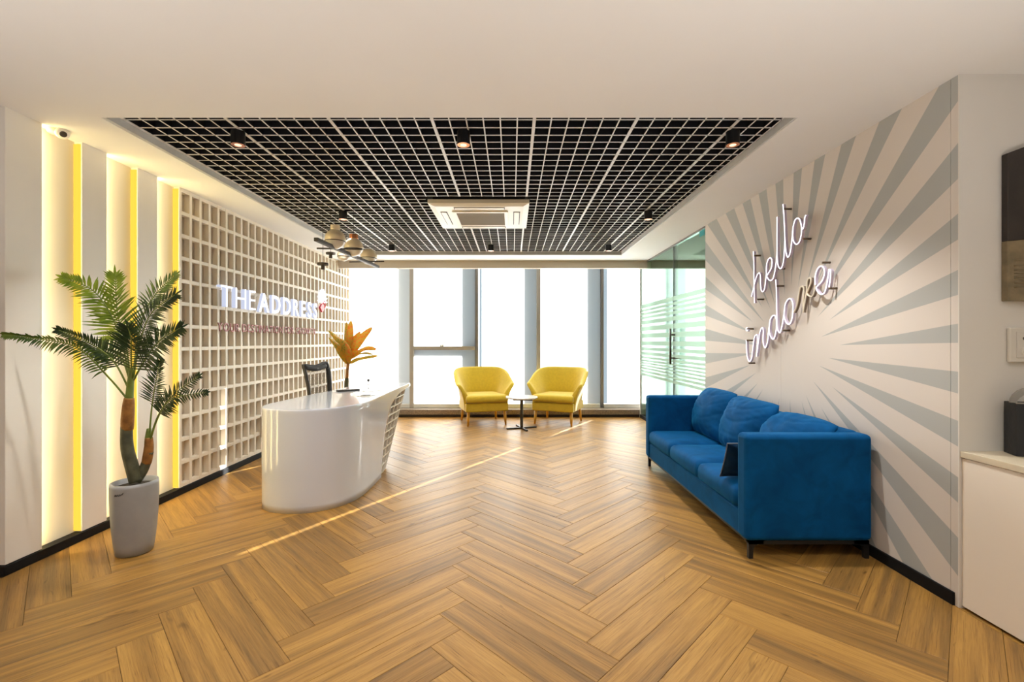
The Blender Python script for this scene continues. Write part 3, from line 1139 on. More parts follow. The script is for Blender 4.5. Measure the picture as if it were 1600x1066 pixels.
def letters(root, text, y0, y1, z0, z1, depth, mats, bold, gapw):
    """each letter one mesh on the left wall, reading away from the camera"""
    ms = []
    for chh in text:
        if chh == ' ':
            ms.append(None)
            continue
        me = text_mesh(chh, 1.0, 0.5, bold)
        xs = [v.co.x for v in me.vertices]
        ys = [v.co.y for v in me.vertices]
        ms.append((chh, me, min(xs), max(xs), min(ys), max(ys)))
    hcap = max(m[5] for m in ms if m) - min(0, 0)
    base = 0.0
    tot = sum((m[3] - m[2] + gapw) if m else 0.32 for m in ms) - gapw
    sy = (y1 - y0) / tot
    sz = (z1 - z0) / hcap
    cur = y0
    for m in ms:
        if m is None:
            cur += 0.32 * sy
            continue
        chh, me, a, b, lo_, hi_ = m
        cen = Vector((0, cur + (b - a) * sy / 2, (z0 + z1) / 2))
        front = max(v.co.z for v in me.vertices)
        for v in me.vertices:
            lx, ly, lz = v.co
            v.co = Vector((0.0 if lz < 0 else depth, cur + (lx - a) * sy - cen.y, z0 + ly * sz - cen.z))
        me.materials.clear()
        for mm in mats:
            me.materials.append(mm)
        for p in me.polygons:
            vx = [me.vertices[i].co.x for i in p.vertices]
            p.material_index = 0 if (len(mats) == 1 or max(vx) - min(vx) < 1e-6) else 1
        me.update()
        o = bpy.data.objects.new('letter', me)
        COL.objects.link(o)
        o.parent = root
        o.location = Vector((XL + 0.002, cen.y, cen.z)) - root.location
        cur += (b - a + gapw) * sy


sg = thing('lettering_sign', 'white illuminated block letters THE ADDRESS on the lattice wall', 'sign', (XL, 5.2, 1.665))
letters(sg, 'THE', 4.155, 4.72, 1.565, 1.765, 0.040, [M['sign_lit'], M['sign_side']], -0.014, 0.16)
letters(sg, 'ADDRESS', 4.80, 6.24, 1.565, 1.765, 0.030, [M['sign_lit'], M['sign_side']], 0.018, 0.20)
# emblem: feathery white crest with a red diamond and ring below
em = MB()
rnd = random.Random(3)
ecy, ecz = 6.37, 1.85
for i in range(11):
    a_ = math.radians(200 - i * 20)
    base_ = Vector((XL + 0.03, ecy + 0.02, ecz - 0.06))
    tip = base_ + Vector((0, math.cos(a_) * 0.16, abs(math.sin(a_)) * 0.17 + 0.02))
    sd = (tip - base_).cross(Vector((1, 0, 0))).normalized() * 0.016
    mid = (base_ + tip) / 2
    em.add([base_, mid + sd, tip, mid - sd, base_ + P(.02, 0, 0), mid + sd + P(.02, 0, 0), tip + P(.02, 0, 0), mid - sd + P(.02, 0, 0)],
           [(0, 1, 2, 3), (7, 6, 5, 4), (0, 4, 5, 1), (1, 5, 6, 2), (2, 6, 7, 3), (3, 7, 4, 0)])
part('crest', em, M['sign_lit'], sg, label='white feathered crest')
em = MB()
dy, dz = 6.36, 1.715
em.prism([(dy - 0.075, dz), (dy - 0.005, dz - 0.065), (dy + 0.045, dz - 0.03), (dy + 0.05, dz + 0.04), (dy - 0.01, dz + 0.055)], XL + 0.03, XL + 0.055, axis='x')
part('red_gem', em, M['red_bright'], sg, label='crimson gem shape')
part('red_ring', MB().tube([P(XL + 0.045, dy + 0.07 + 0.032 * math.cos(t), dz + 0.05 + 0.05 * math.sin(t)) for t in [2 * math.pi * i / 18 for i in range(18)]], 0.010, 6, closed=True), M['red_bright'], sg, label='crimson ring')
sl = thing('tagline_sign', 'thin red letters YOUR DESTINATION FOR GROWTH below the white sign', 'sign', (XL, 5.2, 1.38))
letters(sl, 'YOUR DESTINATION FOR GROWTH', 4.165, 6.23, 1.340, 1.420, 0.006, [M['red']], 0.002, 0.15)

# neon script
TXN = 2.045


def neon_path(pts, ox, oy, sc):
    return smooth_path([wall_pt(ox + p[0] * sc, oy + p[1] * sc, TXN) for p in pts], 6)


def neon(root, name, pts, org, mat, r=0.0040, label=None):
    part(name, MB().tube(neon_path(pts, *org), r, 8), mat, root, smooth=True, label=label)
    flex_back(root, pts, org, M['flex_unlit'] if mat is M['unlit_tube'] else M['flex_lit'])


def flex_back(root, pts, org, mat):
    path = neon_path(pts, *org)
    rows = []
    for i, p in enumerate(path):
        tg = path[min(i + 1, len(path) - 1)] - path[max(i - 1, 0)]
        sd = Vector((0, -tg.z, tg.y))
        sd = sd.normalized() * 0.0042 if sd.length > 1e-9 else Vector((0, 0.004, 0))
        a_, b_ = Vector((0.001, 0, 0)), Vector((0.019, 0, 0))
        rows.append([p + a_ - sd, p + a_ + sd, p + b_ + sd, p + b_ - sd, p + a_ - sd])
    part('tube_backing', MB().grid(rows), mat, root)


def standoff(root, px, py):
    p = wall_pt(px, py, TXN)
    part('standoff', MB().tube([P(TXN - 0.004, p.y, p.z), P(XR + 0.001, p.y, p.z)], 0.0075, 10), M['standoff'], root, smooth=True)


O1 = (1160, 310, 0.1595)
O2 = (1150, 395, 0.1735)
nh = thing('neon_sign', 'white neon script reading hello on the sunburst mural', 'neon sign', wall_pt(1215, 390, TXN))
neon(nh, 'letter', [(108, 520), (111, 620), (113, 760), (116, 900), (118, 1025)], O1, M['neon'])
neon(nh, 'letter', [(88, 962), (104, 900), (125, 810), (148, 745), (168, 732), (177, 775), (178, 850), (186, 900), (200, 915), (218, 880), (228, 800), (235, 740)], O1, M['neon'])
neon(nh, 'letter', [(235, 740), (236, 660), (252, 600), (276, 585), (291, 620), (280, 690), (250, 740), (240, 765), (258, 797), (280, 805), (304, 775), (322, 690), (333, 600), (338, 520)], O1, M['neon'])
neon(nh, 'letter', [(340, 182), (339, 320), (339, 480), (342, 600), (352, 665), (372, 690), (392, 660), (405, 590), (412, 500), (414, 420)], O1, M['neon'])
neon(nh, 'letter', [(397, 58), (406, 160), (412, 280), (417, 400), (424, 500), (435, 560), (447, 576), (464, 545), (478, 470), (488, 380)], O1, M['neon'])
neon(nh, 'letter', [(488, 380), (496, 290), (515, 215), (541, 195), (564, 215), (578, 280), (577, 350), (560, 420), (532, 450), (505, 430), (492, 370), (497, 290)], O1, M['neon'])
neon(nh, 'letter_tail', [(578, 285), (592, 300), (606, 250), (611, 190), (622, 165)], O1, M['neon'])
for (px, py) in ((120, 562), (150, 990), (415, 105), (600, 397), (352, 690)):
    standoff(nh, 1160 + px * 0.1595, 310 + py * 0.1595)
ni = thing('neon_sign', 'white neon script reading indore with an unlit r on the sunburst mural', 'neon sign', wall_pt(1225, 490, TXN))
neon(ni, 'letter', [(93, 785), (95, 860), (100, 930), (118, 980), (138, 955), (150, 870), (160, 790), (172, 748), (188, 738)], O2, M['neon'])
neon(ni, 'letter_dot', [(92, 678), (103, 678), (106, 694), (97, 704), (90, 692), (92, 678)], O2, M['neon'])
neon(ni, 'letter', [(188, 738), (194, 790), (190, 860), (184, 935)], O2, M['neon'])
neon(ni, 'letter', [(190, 900), (202, 800), (214, 720), (233, 675), (246, 700), (244, 780), (248, 830), (262, 856), (280, 815), (290, 740), (298, 670)], O2, M['neon'])
neon(ni, 'letter', [(298, 670), (308, 605), (328, 570), (348, 566), (362, 600), (364, 670), (352, 745), (334, 780), (312, 755), (299, 700), (303, 640)], O2, M['neon'])
neon(ni, 'letter', [(358, 242), (364, 360), (366, 500), (368, 620), (376, 695), (396, 720), (414, 660), (426, 590), (434, 540)], O2, M['neon'])
neon(ni, 'letter', [(434, 540), (442, 470), (464, 425), (490, 414), (510, 455), (512, 530), (500, 610), (476, 645), (450, 625), (434, 570), (438, 500)], O2, M['neon'])
neon(ni, 'letter', [(520, 540), (540, 500), (556, 440), (568, 360), (582, 312), (604, 308), (612, 350), (606, 440), (606, 540)], O2, M['unlit_tube'], 0.0055, label='unlit cream tube')
neon(ni, 'letter', [(606, 520), (622, 430), (636, 350), (640, 270), (655, 232), (674, 234), (672, 275), (652, 330), (640, 365), (656, 388), (686, 392), (704, 350), (712, 290)], O2, M['unlit_tube'], 0.0055, label='unlit cream tube')
neon(ni, 'letter', [(712, 290), (712, 220), (732, 150), (765, 120), (792, 145), (794, 200), (770, 260), (732, 300), (722, 320), (738, 355), (770, 376), (800, 350), (820, 270), (832, 190), (838, 148)], O2, M['neon'])
neon(ni, 'letter_tail', [(838, 148), (852, 170), (848, 240), (836, 320)], O2, M['neon'])
for (px, py) in ((100, 790), (118, 995), (425, 700), (840, 322), (780, 88), (372, 300), (105, 686)):
    standoff(ni, 1150 + px * 0.1735, 395 + py * 0.1735)

# ================================================================== SOFA
so = thing('sofa', 'long blue velvet three seat sofa on black metal legs against the sunburst mural', 'sofa', (1.70, 3.58, 0))


def rbox(x0, x1, y0, y1, z0, z1):
    return MB().box(x0, x1, y0, y1, z0, z1)


SX0, SX1 = 1.338, 2.066
part('armrest', rbox(SX0, SX1, 2.600, 2.715, 0.102, 0.712), M['velvet'], so, bevel=0.028, seg=4)
part('armrest', rbox(SX0, SX1, 4.455, 4.570, 0.102, 0.712), M['velvet'], so, bevel=0.028, seg=4)
part('backrest', rbox(1.930, SX1, 2.70, 4.47, 0.102, 0.716), M['velvet'], so, bevel=0.028, seg=4)
part('base_frame', rbox(SX0 + 0.012, 1.95, 2.705, 4.465, 0.102, 0.247), M['velvet'], so, bevel=0.012, seg=3)


def cushion(x0, x1, y0, y1, z0, z1, crown=0.018, n=14):
    """boxed seat cushion with a crowned top and soft edges"""
    def sup(u):
        return math.copysign(1 - (1 - abs(u)) ** 2.2, u) if abs(u) < 1 else u
    rows_t, mb = [], MB()
    nu = n
    prof = []
    r = 0.030
    # stack of rounded rectangles
    levels = [(z0, r), (z0 + 0.012, 0.008), (z0 + 0.03, 0.0), (z1 - 0.055, 0.0), (z1 - 0.028, 0.004), (z1 - 0.010, 0.016), (z1, 0.040)]
    rings = []
    seg = 5
    def rect(ins):
        pts = []
        rr = 0.030
        xa, xb, ya, yb = x0 + ins, x1 - ins, y0 + ins, y1 - ins
        for (cx_, cy_, a0) in ((xb - rr, yb - rr, 0), (xa + rr, yb - rr, 90), (xa + rr, ya + rr, 180), (xb - rr, ya + rr, 270)):
            for k in range(seg + 1):
                a = math.radians(a0 + 90 * k / seg)
                pts.append((cx_ + rr * math.cos(a), cy_ + rr * math.sin(a)))
        return pts
    for (z, ins) in levels:
        rings.append([(p[0], p[1], z) for p in rect(ins)])
    for s in (0.75, 0.5, 0.25):
        top = rect(0.040)
        mx, my = (x0 + x1) / 2, (y0 + y1) / 2
        rings.append([(mx + (p[0] - mx) * s, my + (p[1] - my) * s, z1 + crown * (1 - s * s)) for p in top])
    m = len(rings[0])
    vs = [p for rg in rings for p in rg]
    fs = []
    for i in range(len(rings) - 1):
        for k in range(m):
            fs.append((i * m + k, i * m + (k + 1) % m, (i + 1) * m + (k + 1) % m, (i + 1) * m + k))
    fs.append(tuple(range(m))[::-1])
    fs.append(tuple(range((len(rings) - 1) * m, len(rings) * m)))
    return mb.add(vs, fs)


for (y0, y1) in ((2.722, 3.290), (3.296, 3.864), (3.870, 4.448)):
    part('seat_cushion', cushion(SX0 - 0.004, 1.93, y0, y1, 0.250, 0.378), M['velvet'], so, smooth=True)


def pillow(mb, cen, ux, uy, uz, w, h, t, wr=0.010, seed=0, n=26, corner=0.88, slump=0.0, fold=0.0, blunt=0.0):
    """loose scatter cushion: two puffed sides with creases; ux, uy, uz = width, height, thickness axes"""
    rn = random.Random(seed)
    ph = [rn.uniform(0, 6.28) for _ in range(10)]
    for side in (1, -1):
        rows = []
        for i in range(n + 1):
            u = -1 + 2 * i / n
            row = []
            for j in range(n + 1):
                v = -1 + 2 * j / n
                pu = u * (1 - (1 - corner) * 0.55 * (1 - abs(v) ** 2) * abs(u) - blunt * abs(u) ** 3 * abs(v) ** 3)
                pv = v * (1 - (1 - corner) * 0.55 * (1 - abs(u) ** 2) * abs(v) - blunt * abs(u) ** 3 * abs(v) ** 3)
                pf = (max(0, 1 - abs(u) ** 2.6) ** 0.62) * (max(0, 1 - abs(v) ** 2.6) ** 0.62)
                ang = math.atan2(v, u)
                e = 1 - pf
                cre = wr * (math.sin(6 * u + 5 * v + ph[0]) * 0.5 + math.sin(11 * u - 8 * v + ph[1]) * 0.35 + math.sin(16 * ang + ph[2]) * 0.7 * e) * min(1, pf * 3.5)
                cre += -wr * 1.6 * max(0, math.sin(13 * (v - 0.55 * u * u) + ph[3])) ** 4 * (0.5 + 0.5 * v) * min(1, pf * 3)
                if blunt:
                    q_ = Vector((u * 2.2 + 0.8 * v + seed, v * 5.5 + 1.2 * u * u, side * 3.1 + seed))
                    rg_ = 1 - 2.2 * abs(mnoise.noise(q_))
                    cre += wr * 0.9 * rg_ * (0.45 + 0.55 * max(0, v)) * min(1, pf * 2.5)
                th = t * 0.5 * pf + cre
                top = slump * max(0, v) ** 2 * (0.6 + 0.4 * math.cos(2.2 * u + ph[4]))
                p = cen + ux * (pu * w / 2) + uy * (pv * h / 2 - top) + uz * (side * th + fold * max(0, v) ** 2)
                row.append(p)
            rows.append(row)
        if side < 0:
            rows = rows[::-1]
        mb.grid(rows)
    return mb


def weld(o, d=0.0008):
    bm = bmesh.new()
    bm.from_mesh(o.data)
    bmesh.ops.remove_doubles(bm, verts=bm.verts, dist=d)
    bmesh.ops.recalc_face_normals(bm, faces=bm.faces)
    bm.to_mesh(o.data)
    bm.free()


for k, (yc, wd, hh, tz, sl_) in enumerate(((4.165, 0.62, 0.46, 0.0, 0.0), (3.575, 0.64, 0.46, -0.005, 0.01), (3.01, 0.60, 0.45, -0.02, 0.015))):
    lean = math.radians((17, 16, 24)[k])
    uy = Vector((math.sin(lean), 0.05 * (1, -0.6, 0.4)[k], math.cos(lean))).normalized()
    ux = Vector((0, 1, 0))
    uz = uy.cross(ux).normalized()
    if uz.x > 0:
        uz = -uz
    cen = Vector((1.835, yc, 0.595 + tz))
    o = part('back_cushion', pillow(MB(), cen, ux, uy, uz, wd, hh, 0.240, 0.0060, seed=k + 5, n=44, corner=0.98, blunt=0.065, slump=sl_, fold=-0.05 if k == 2 else -0.03), M['velvet'], so, smooth=True)
    weld(o)
# metal frame and legs
fr = MB()
fr.box(SX0 + 0.02, 2.05, 2.612, 2.640, 0.082, 0.104)
fr.box(SX0 + 0.02, 2.05, 4.530, 4.558, 0.082, 0.104)
fr.box(SX0 + 0.02, SX0 + 0.048, 2.612, 4.558, 0.088, 0.104)
fr.box(2.02, 2.05, 2.612, 4.558, 0.082, 0.104)
part('metal_frame', fr, M['black_metal'], so)
for (lx, ly, sx_, sy_) in ((SX0 + 0.022, 2.612, 1, 1), (SX0 + 0.022, 4.558, 1, -1), (2.05, 2.612, -1, 1), (2.05, 4.558, -1, -1)):
    poly = [(0, 0.104), (0, 0.0), (0.024, 0.0), (0.026, 0.050), (0.034, 0.072), (0.055, 0.083), (0.085, 0.086), (0.085, 0.104)]
    mb = MB().prism([(lx + sx_ * p[0], p[1]) for p in poly], ly, ly + sy_ * 0.024, axis='y')
    part('leg', mb, M['black_metal'], so)
# throw pillow against the near arm
tp = pillow(MB(), Vector((1.535, 2.86, 0.505)), Vector((1, 0.05, 0)).normalized(), Vector((0, -0.40, 0.92)).normalized(), Vector((0, 0.92, 0.40)).normalized(), 0.42, 0.25, 0.12, 0.004, 21, corner=0.95)
tpt = thing('throw_pillow', 'small navy velvet throw pillow with piped edge leaning on the near sofa arm', 'pillow', (1.56, 2.835, 0.39))
o = part('cover', tp, M['navy'], tpt, smooth=True)
weld(o)
edge = []
ux, uy = Vector((1, 0.05, 0)).normalized(), Vector((0, -0.40, 0.92)).normalized()
for i in range(48):
    s = i / 48 * 4
    k = int(s)
    fr_ = (s - k) * 2 - 1
    u, v = [(fr_, -1), (1, fr_), (-fr_, 1), (-1, -fr_)][k]
    pu = u * (1 - 0.05 * 0.55 * (1 - abs(v) ** 2) * abs(u))
    pv = v * (1 - 0.05 * 0.55 * (1 - abs(u) ** 2) * abs(v))
    edge.append(Vector((1.535, 2.86, 0.505)) + ux * pu * 0.21 + uy * pv * 0.125)
part('piping', MB().tube(edge, 0.0045, 6, closed=True), M['navy_piping'], tpt, smooth=True, label='pale piping along the edge')

# ================================================================== ARMCHAIRS


def armchair(cx, cy, rot, label):
    t = thing('armchair', label, 'armchair', (cx, cy, 0), 'yellow tub armchairs by the window')
    t.rotation_euler = (0, 0, rot)
    t['_w'] = (0, 0, 0)

    def ap(name, mb, mat, smooth=False, bevel=0.0, seg=2, lab=None):
        o = part(name, mb, mat, t, smooth=smooth, bevel=bevel, seg=seg, label=lab)
        return o
    # local frame: front = -Y, x to the right; footprint 0.70 wide, 0.66 deep
    # U path of the shell from the right front to the left front
    hw, yf, yb = 0.325, -0.27, 0.30
    path = []
    for i in range(8):
        path.append(Vector((hw, yf + (yb - 0.24 - yf) * i / 8)))
    for i in range(9):
        a = math.radians(90 * i / 8)
        path.append(Vector((hw - 0.24 + 0.24 * math.cos(a), yb - 0.24 + 0.24 * math.sin(a))))
    left = [Vector((-p.x, p.y)) for p in path[::-1]]
    mid = [Vector((path[-1].x + (left[0].x - path[-1].x) * i / 5, yb)) for i in range(1, 5)]
    path = path + mid + left
    n = len(path)
    L = [0.0]
    for i in range(1, n):
        L.append(L[-1] + (path[i] - path[i - 1]).length)
    tot = L[-1]
    rows = []
    for i, p in enumerate(path):
        tg = (path[min(i + 1, n - 1)] - path[max(i - 1, 0)]).normalized()
        nrm = Vector((tg.y, -tg.x))           # outward
        s = min(L[i], tot - L[i]) / (tot / 2)     # 0 at the arm front, 1 at the middle of the back
        e = min(1, s / 0.69)
        e = e * e * (3 - 2 * e)
        ztop = 0.610 + 0.225 * e
        flare = 0.118 - 0.022 * e
        if s < 0.10:
            k = s / 0.10
            flare *= 0.80 + 0.2 * k
        th = 0.075
        zb = 0.215
        zs = 0.36
        q = []
        # outer side from bottom to rolled top, then inner side down
        prof = [(0.000, zb), (0.005, zb + 0.02), (0.012, zs), (0.020 + flare * 0.25, zs + (ztop - zs) * 0.45), (flare * 0.75, zs + (ztop - zs) * 0.80),
                (flare + 0.012, ztop - 0.030), (flare + 0.010, ztop - 0.008), (flare - 0.010, ztop + 0.004), (flare - 0.036, ztop), (flare - 0.055, ztop - 0.020),
                (flare * 0.45 - 0.055, zs + (ztop - zs) * 0.62), (-0.062, zs + (ztop - zs) * 0.28), (-0.075, zs), (-0.078, zb + 0.02), (-0.070, zb)]
        for (off, z) in prof:
            q.append(Vector((p.x + nrm.x * off, p.y + nrm.y * off, z)))
        rows.append(q)
    # swept-back arm fronts: pull the first and last sections so that the arm ends in an outward point at mid height
    for idx, sgn in ((0, 1), (n - 1, -1)):
        for q in rows[idx]:
            zz = (q.z - 0.36) / 0.25
            if zz > 0:
                q.y += -0.02 * zz
            q.y += 0.012
    mb = MB()
    mb.grid(rows)
    nv = len(rows[0])
    mb.f.append(tuple(range(nv)))
    mb.mi.append(0)
    mb.f.append(tuple(range((n - 1) * nv, n * nv))[::-1])
    mb.mi.append(0)
    o = ap('shell', mb, M['yellow'], smooth=True)
    weld(o, 0.0004)
    sd = o.modifiers.new('subd', 'SUBSURF')
    sd.levels = 1
    sd.render_levels = 1
    # base with front apron
    ap('base', MB().box(-0.322, 0.322, -0.325, 0.24, 0.205, 0.335), M['yellow'], bevel=0.018, seg=3)
    cm = cushion(-0.322, 0.322, -0.345, 0.235, 0.338, 0.448, 0.016)
    # narrow the cushion between the arms
    vs = []
    for (x_, y_, z_) in cm.v:
        k = min(1, max(0, (y_ + 0.28) / 0.05))
        vs.append((x_ * (1 - 0.22 * k), y_, z_))
    cm.v = vs
    ap('seat_cushion', cm, M['yellow'], smooth=True)
    ap('seam', MB().tube([P(-0.318, -0.330, 0.337), P(0.318, -0.330, 0.337)], 0.003, 6), M['piping_y'])
    for (lx, ly, ox, oy) in ((-0.275, -0.275, -0.012, -0.018), (0.275, -0.275, 0.012, -0.018), (-0.265, 0.215, -0.015, 0.030), (0.265, 0.215, 0.015, 0.030)):
        ap('leg', MB().tube([P(lx, ly, 0.215), P(lx + ox * 0.5, ly + oy * 0.5, 0.10), P(lx + ox, ly + oy, 0.0)], [0.024, 0.021, 0.013], 14), M['yellow_leg'], smooth=True)
    return t


armchair(-0.455, 7.02, math.radians(17), 'yellow tub armchair left of the round side table by the window')
armchair(0.725, 7.02, math.radians(-24), 'yellow tub armchair right of the round side table by the window')

# side table
st = thing('side_table', 'small round white topped side table on a dark cross base between the armchairs', 'side table', (0.138, 6.50, 0))
sx, sy = 0.138, 6.50
part('tabletop', MB().lathe([(0.20, 0.434), (0.226, 0.436), (0.230, 0.444), (0.230, 0.452), (0.226, 0.456), (0.10, 0.456)], (sx, sy, 0), 40), M['marble'], st)
part('bracket', MB().box(sx - 0.125, sx + 0.155, sy - 0.02, sy + 0.02, 0.400, 0.434), M['dark_steel'], st, bevel=0.003)
part('column', MB().lathe([(0.022, 0.02), (0.022, 0.42)], (sx, sy, 0), 20), M['dark_steel'], st)
for k in range(4):
    a_ = math.radians(18 + 90 * k)
    dx, dy = math.cos(a_), math.sin(a_)
    nx, ny = -dy * 0.018, dx * 0.018
    q = [(sx + nx, sy + ny), (sx - nx, sy - ny), (sx - nx * 0.8 + dx * 0.225, sy - ny * 0.8 + dy * 0.225), (sx + nx * 0.8 + dx * 0.225, sy + ny * 0.8 + dy * 0.225)]
    part('foot', MB().prism(q, 0.0, 0.022), M['dark_steel'], st, bevel=0.003)

# ================================================================== RECEPTION DESK
rd = thing('reception_desk', 'glossy white curved reception desk with a lattice clad side', 'desk', (-1.55, 4.3, 0))
outer = [(-1.935, 3.62), (-1.915, 3.50), (-1.872, 3.405), (-1.79, 3.335), (-1.68, 3.295), (-1.55, 3.288), (-1.44, 3.318), (-1.345, 3.385), (-1.272, 3.48), (-1.222, 3.60),
         (-1.200, 3.75), (-1.196, 3.95), (-1.200, 4.20), (-1.204, 4.50), (-1.208, 4.80), (-1.211, 5.10), (-1.213, 5.42)]
op = smooth_path([Vector((p[0], p[1], 0)) for p in outer], 4)
# white shell: height rows; on the right side the sheet ends on a sweeping diagonal
edge_tab = [(0.0, 4.17), (0.053, 4.185), (0.177, 4.22), (0.35, 4.28), (0.488, 4.37), (0.604, 4.53), (0.66, 4.72), (0.69, 4.92), (0.706, 5.14), (0.714, 5.42), (0.76, 5.42)]


def edge_y(z):
    for (za, ya), (zb, yb) in zip(edge_tab, edge_tab[1:]):
        if za <= z <= zb:
            return ya + (yb - ya) * (z - za) / (zb - za)
    return 5.42


Lp = [0.0]
for i in range(1, len(op)):
    Lp.append(Lp[-1] + (op[i] - op[i - 1]).length)


def at_len(s):
    for i in range(1, len(op)):
        if Lp[i] >= s:
            k = (s - Lp[i - 1]) / max(1e-9, Lp[i] - Lp[i - 1])
            return op[i - 1].lerp(op[i], k)
    return op[-1]


def len_at_y(y):
    for i in range(len(op) - 1, 0, -1):
        if op[i - 1].y <= y <= op[i].y:
            k = (y - op[i - 1].y) / max(1e-9, op[i].y - op[i - 1].y)
            return Lp[i - 1] + k * (Lp[i] - Lp[i - 1])
    return Lp[-1]


zs = [0.0, 0.05, 0.10, 0.177, 0.26, 0.35, 0.41, 0.469, 0.54, 0.604, 0.635, 0.66, 0.675, 0.69, 0.698, 0.706, 0.714, 0.73, 0.744, 0.749, 0.7515]
rows = []
NS = 70
for i in range(NS + 1):
    row = []
    for z in zs:
        sl__ = len_at_y(edge_y(z)) * i / NS
        p = at_len(sl__)
        if z > 0.744:
            tg_ = at_len(min(Lp[-1], sl__ + 0.01)) - at_len(max(0, sl__ - 0.01))
            tg_.normalize()
            p = p - Vector((tg_.y, -tg_.x, 0)) * (0.0015 if z < 0.75 else 0.006)
        row.append(Vector((p.x, p.y, z)))
    rows.append(row)
part('front_shell', MB().grid(rows), M['gloss_white'], rd, smooth=True, solid=0.02)
inner_e = [(-1.76, 5.42), (-1.77, 5.0), (-1.81, 4.6), (-1.88, 4.15)]
opi = []
for i in range(len(op)):
    tg_ = (op[min(i + 1, len(op) - 1)] - op[max(i - 1, 0)]).normalized()
    opi.append(op[i] - Vector((tg_.y, -tg_.x, 0)) * 0.005)
top_poly = [(p.x, p.y) for p in opi] + [(-1.235, 5.44), (-1.5, 5.46), (-1.74, 5.45)] + inner_e
part('counter_top', MB().prism(top_poly, 0.7175, 0.752), M['gloss_white'], rd)
part('kick', MB().prism([(-1.90, 3.62), (-1.84, 3.42), (-1.66, 3.33), (-1.45, 3.35), (-1.30, 3.46), (-1.235, 3.66), (-1.225, 4.15), (-1.60, 4.25), (-1.88, 4.0)], 0.0, 0.004), M['base'], rd)
part('staff_panel', MB().prism([(-1.905, 3.62), (-1.89, 3.62), (-1.86, 4.15), (-1.79, 4.6), (-1.755, 5.0), (-1.775, 5.0), (-1.81, 4.6), (-1.88, 4.15)], 0.02, 0.716), M['gloss_white'], rd)
# lattice clad end: ruled surface between a small foot curve and a larger head curve
botc = smooth_path([(-1.232, 3.95, 0.0), (-1.230, 4.20, 0.0), (-1.232, 4.38, 0.0), (-1.262, 4.52, 0.0), (-1.40, 4.64, 0.0), (-1.60, 4.70, 0.0), (-1.78, 4.70, 0.0)], 8)
topc = smooth_path([(-1.234, 4.45, 0.712), (-1.234, 4.80, 0.712), (-1.230, 5.17, 0.712), (-1.248, 5.33, 0.712), (-1.38, 5.40, 0.712), (-1.58, 5.42, 0.712), (-1.74, 5.42, 0.712)], 8)


def lat_pt(s, t, ins=0.0):
    f_ = s * (len(botc) - 1)
    i = min(int(f_), len(botc) - 2)
    b_ = botc[i].lerp(botc[i + 1], f_ - i)
    u_ = topc[i].lerp(topc[i + 1], f_ - i)
    p = b_.lerp(u_, t)
    tg = (botc[i + 1] - botc[i]).lerp(topc[i + 1] - topc[i], t).normalized()
    nr = Vector((tg.y, -tg.x, 0)).normalized()
    return p - nr * ins


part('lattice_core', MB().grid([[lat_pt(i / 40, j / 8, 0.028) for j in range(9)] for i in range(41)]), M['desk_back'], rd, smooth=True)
NRIB, NRING = 14, 10
for i in range(NRIB + 1):
    s = i / NRIB
    a, b_ = max(0, s - 0.0042), min(1, s + 0.0042)
    mb = MB()
    rws = [[lat_pt(a, j / 8, 0.028), lat_pt(a, j / 8, 0.0), lat_pt(b_, j / 8, 0.0), lat_pt(b_, j / 8, 0.028)] for j in range(9)]
    mb.grid(rws)
    part('rib', mb, M['lattice'], rd)
for j in range(NRING + 1):
    t = j / NRING
    z0, z1 = max(0, t - 0.008), min(1, t + 0.008)
    mb = MB()
    rws = [[lat_pt(i / 40, z0, 0.028), lat_pt(i / 40, z0, 0.001), lat_pt(i / 40, z1, 0.001), lat_pt(i / 40, z1, 0.028)] for i in range(41)]
    mb.grid(rws)
    part('ring', mb, M['lattice'], rd)

# things on the desk
zt = 0.7525
kb = thing('keyboard_tray', 'thin dark flat tray at the back of the white desk top', 'tray', (-1.75, 4.55, zt))
pA, pB = P(-1.795, 4.62, 0), P(-1.665, 5.02, 0)
part('plate', MB().prism([(-1.70, 4.44), (-1.53, 4.58), (-1.56, 4.64), (-1.74, 4.50)], zt, zt + 0.014), M['charcoal'], kb, bevel=0.003)
pp = [('paper_sheet', [(-1.40, 4.10), (-1.27, 4.03), (-1.235, 4.16), (-1.36, 4.22)], 'white sheet of paper nearest the curved edge of the desk top'),
      ('paper_sheet', [(-1.51, 4.50), (-1.36, 4.42), (-1.30, 4.60), (-1.44, 4.68)], 'white sheet of paper further back on the desk top beside the dark tray')]
for nm, pl, lb in pp:
    mb = MB().prism(pl, zt, zt + 0.002)
    o = tag(part(nm, mb, M['paper'], None), lb, 'paper', 'papers on the reception desk')
pen = tag(part('ballpoint_pen', MB().tube([P(-1.36, 4.10, zt + 0.0075), P(-1.29, 4.15, zt + 0.0075)], 0.005, 8), M['chrome'], None, smooth=True), 'silver pen lying on the nearer paper on the desk', 'pen')
orn = thing('desk_ornament', 'tiny dark ornament on a clear stem at the far end of the desk', 'ornament', (-1.64, 5.20, zt))
part('foot', MB().lathe([(0.02, zt), (0.02, zt + 0.006)], (-1.64, 5.20, 0), 16), M['acrylic'], orn)
part('stem', MB().tube([P(-1.64, 5.20, zt + 0.005), P(-1.64, 5.20, zt + 0.03)], 0.003, 6), M['acrylic'], orn)
part('head', MB().lathe([(0.004, zt + 0.028), (0.014, zt + 0.04), (0.018, zt + 0.055), (0.008, zt + 0.062)], (-1.64, 5.20, 0), 12), M['charcoal'], orn, smooth=True)

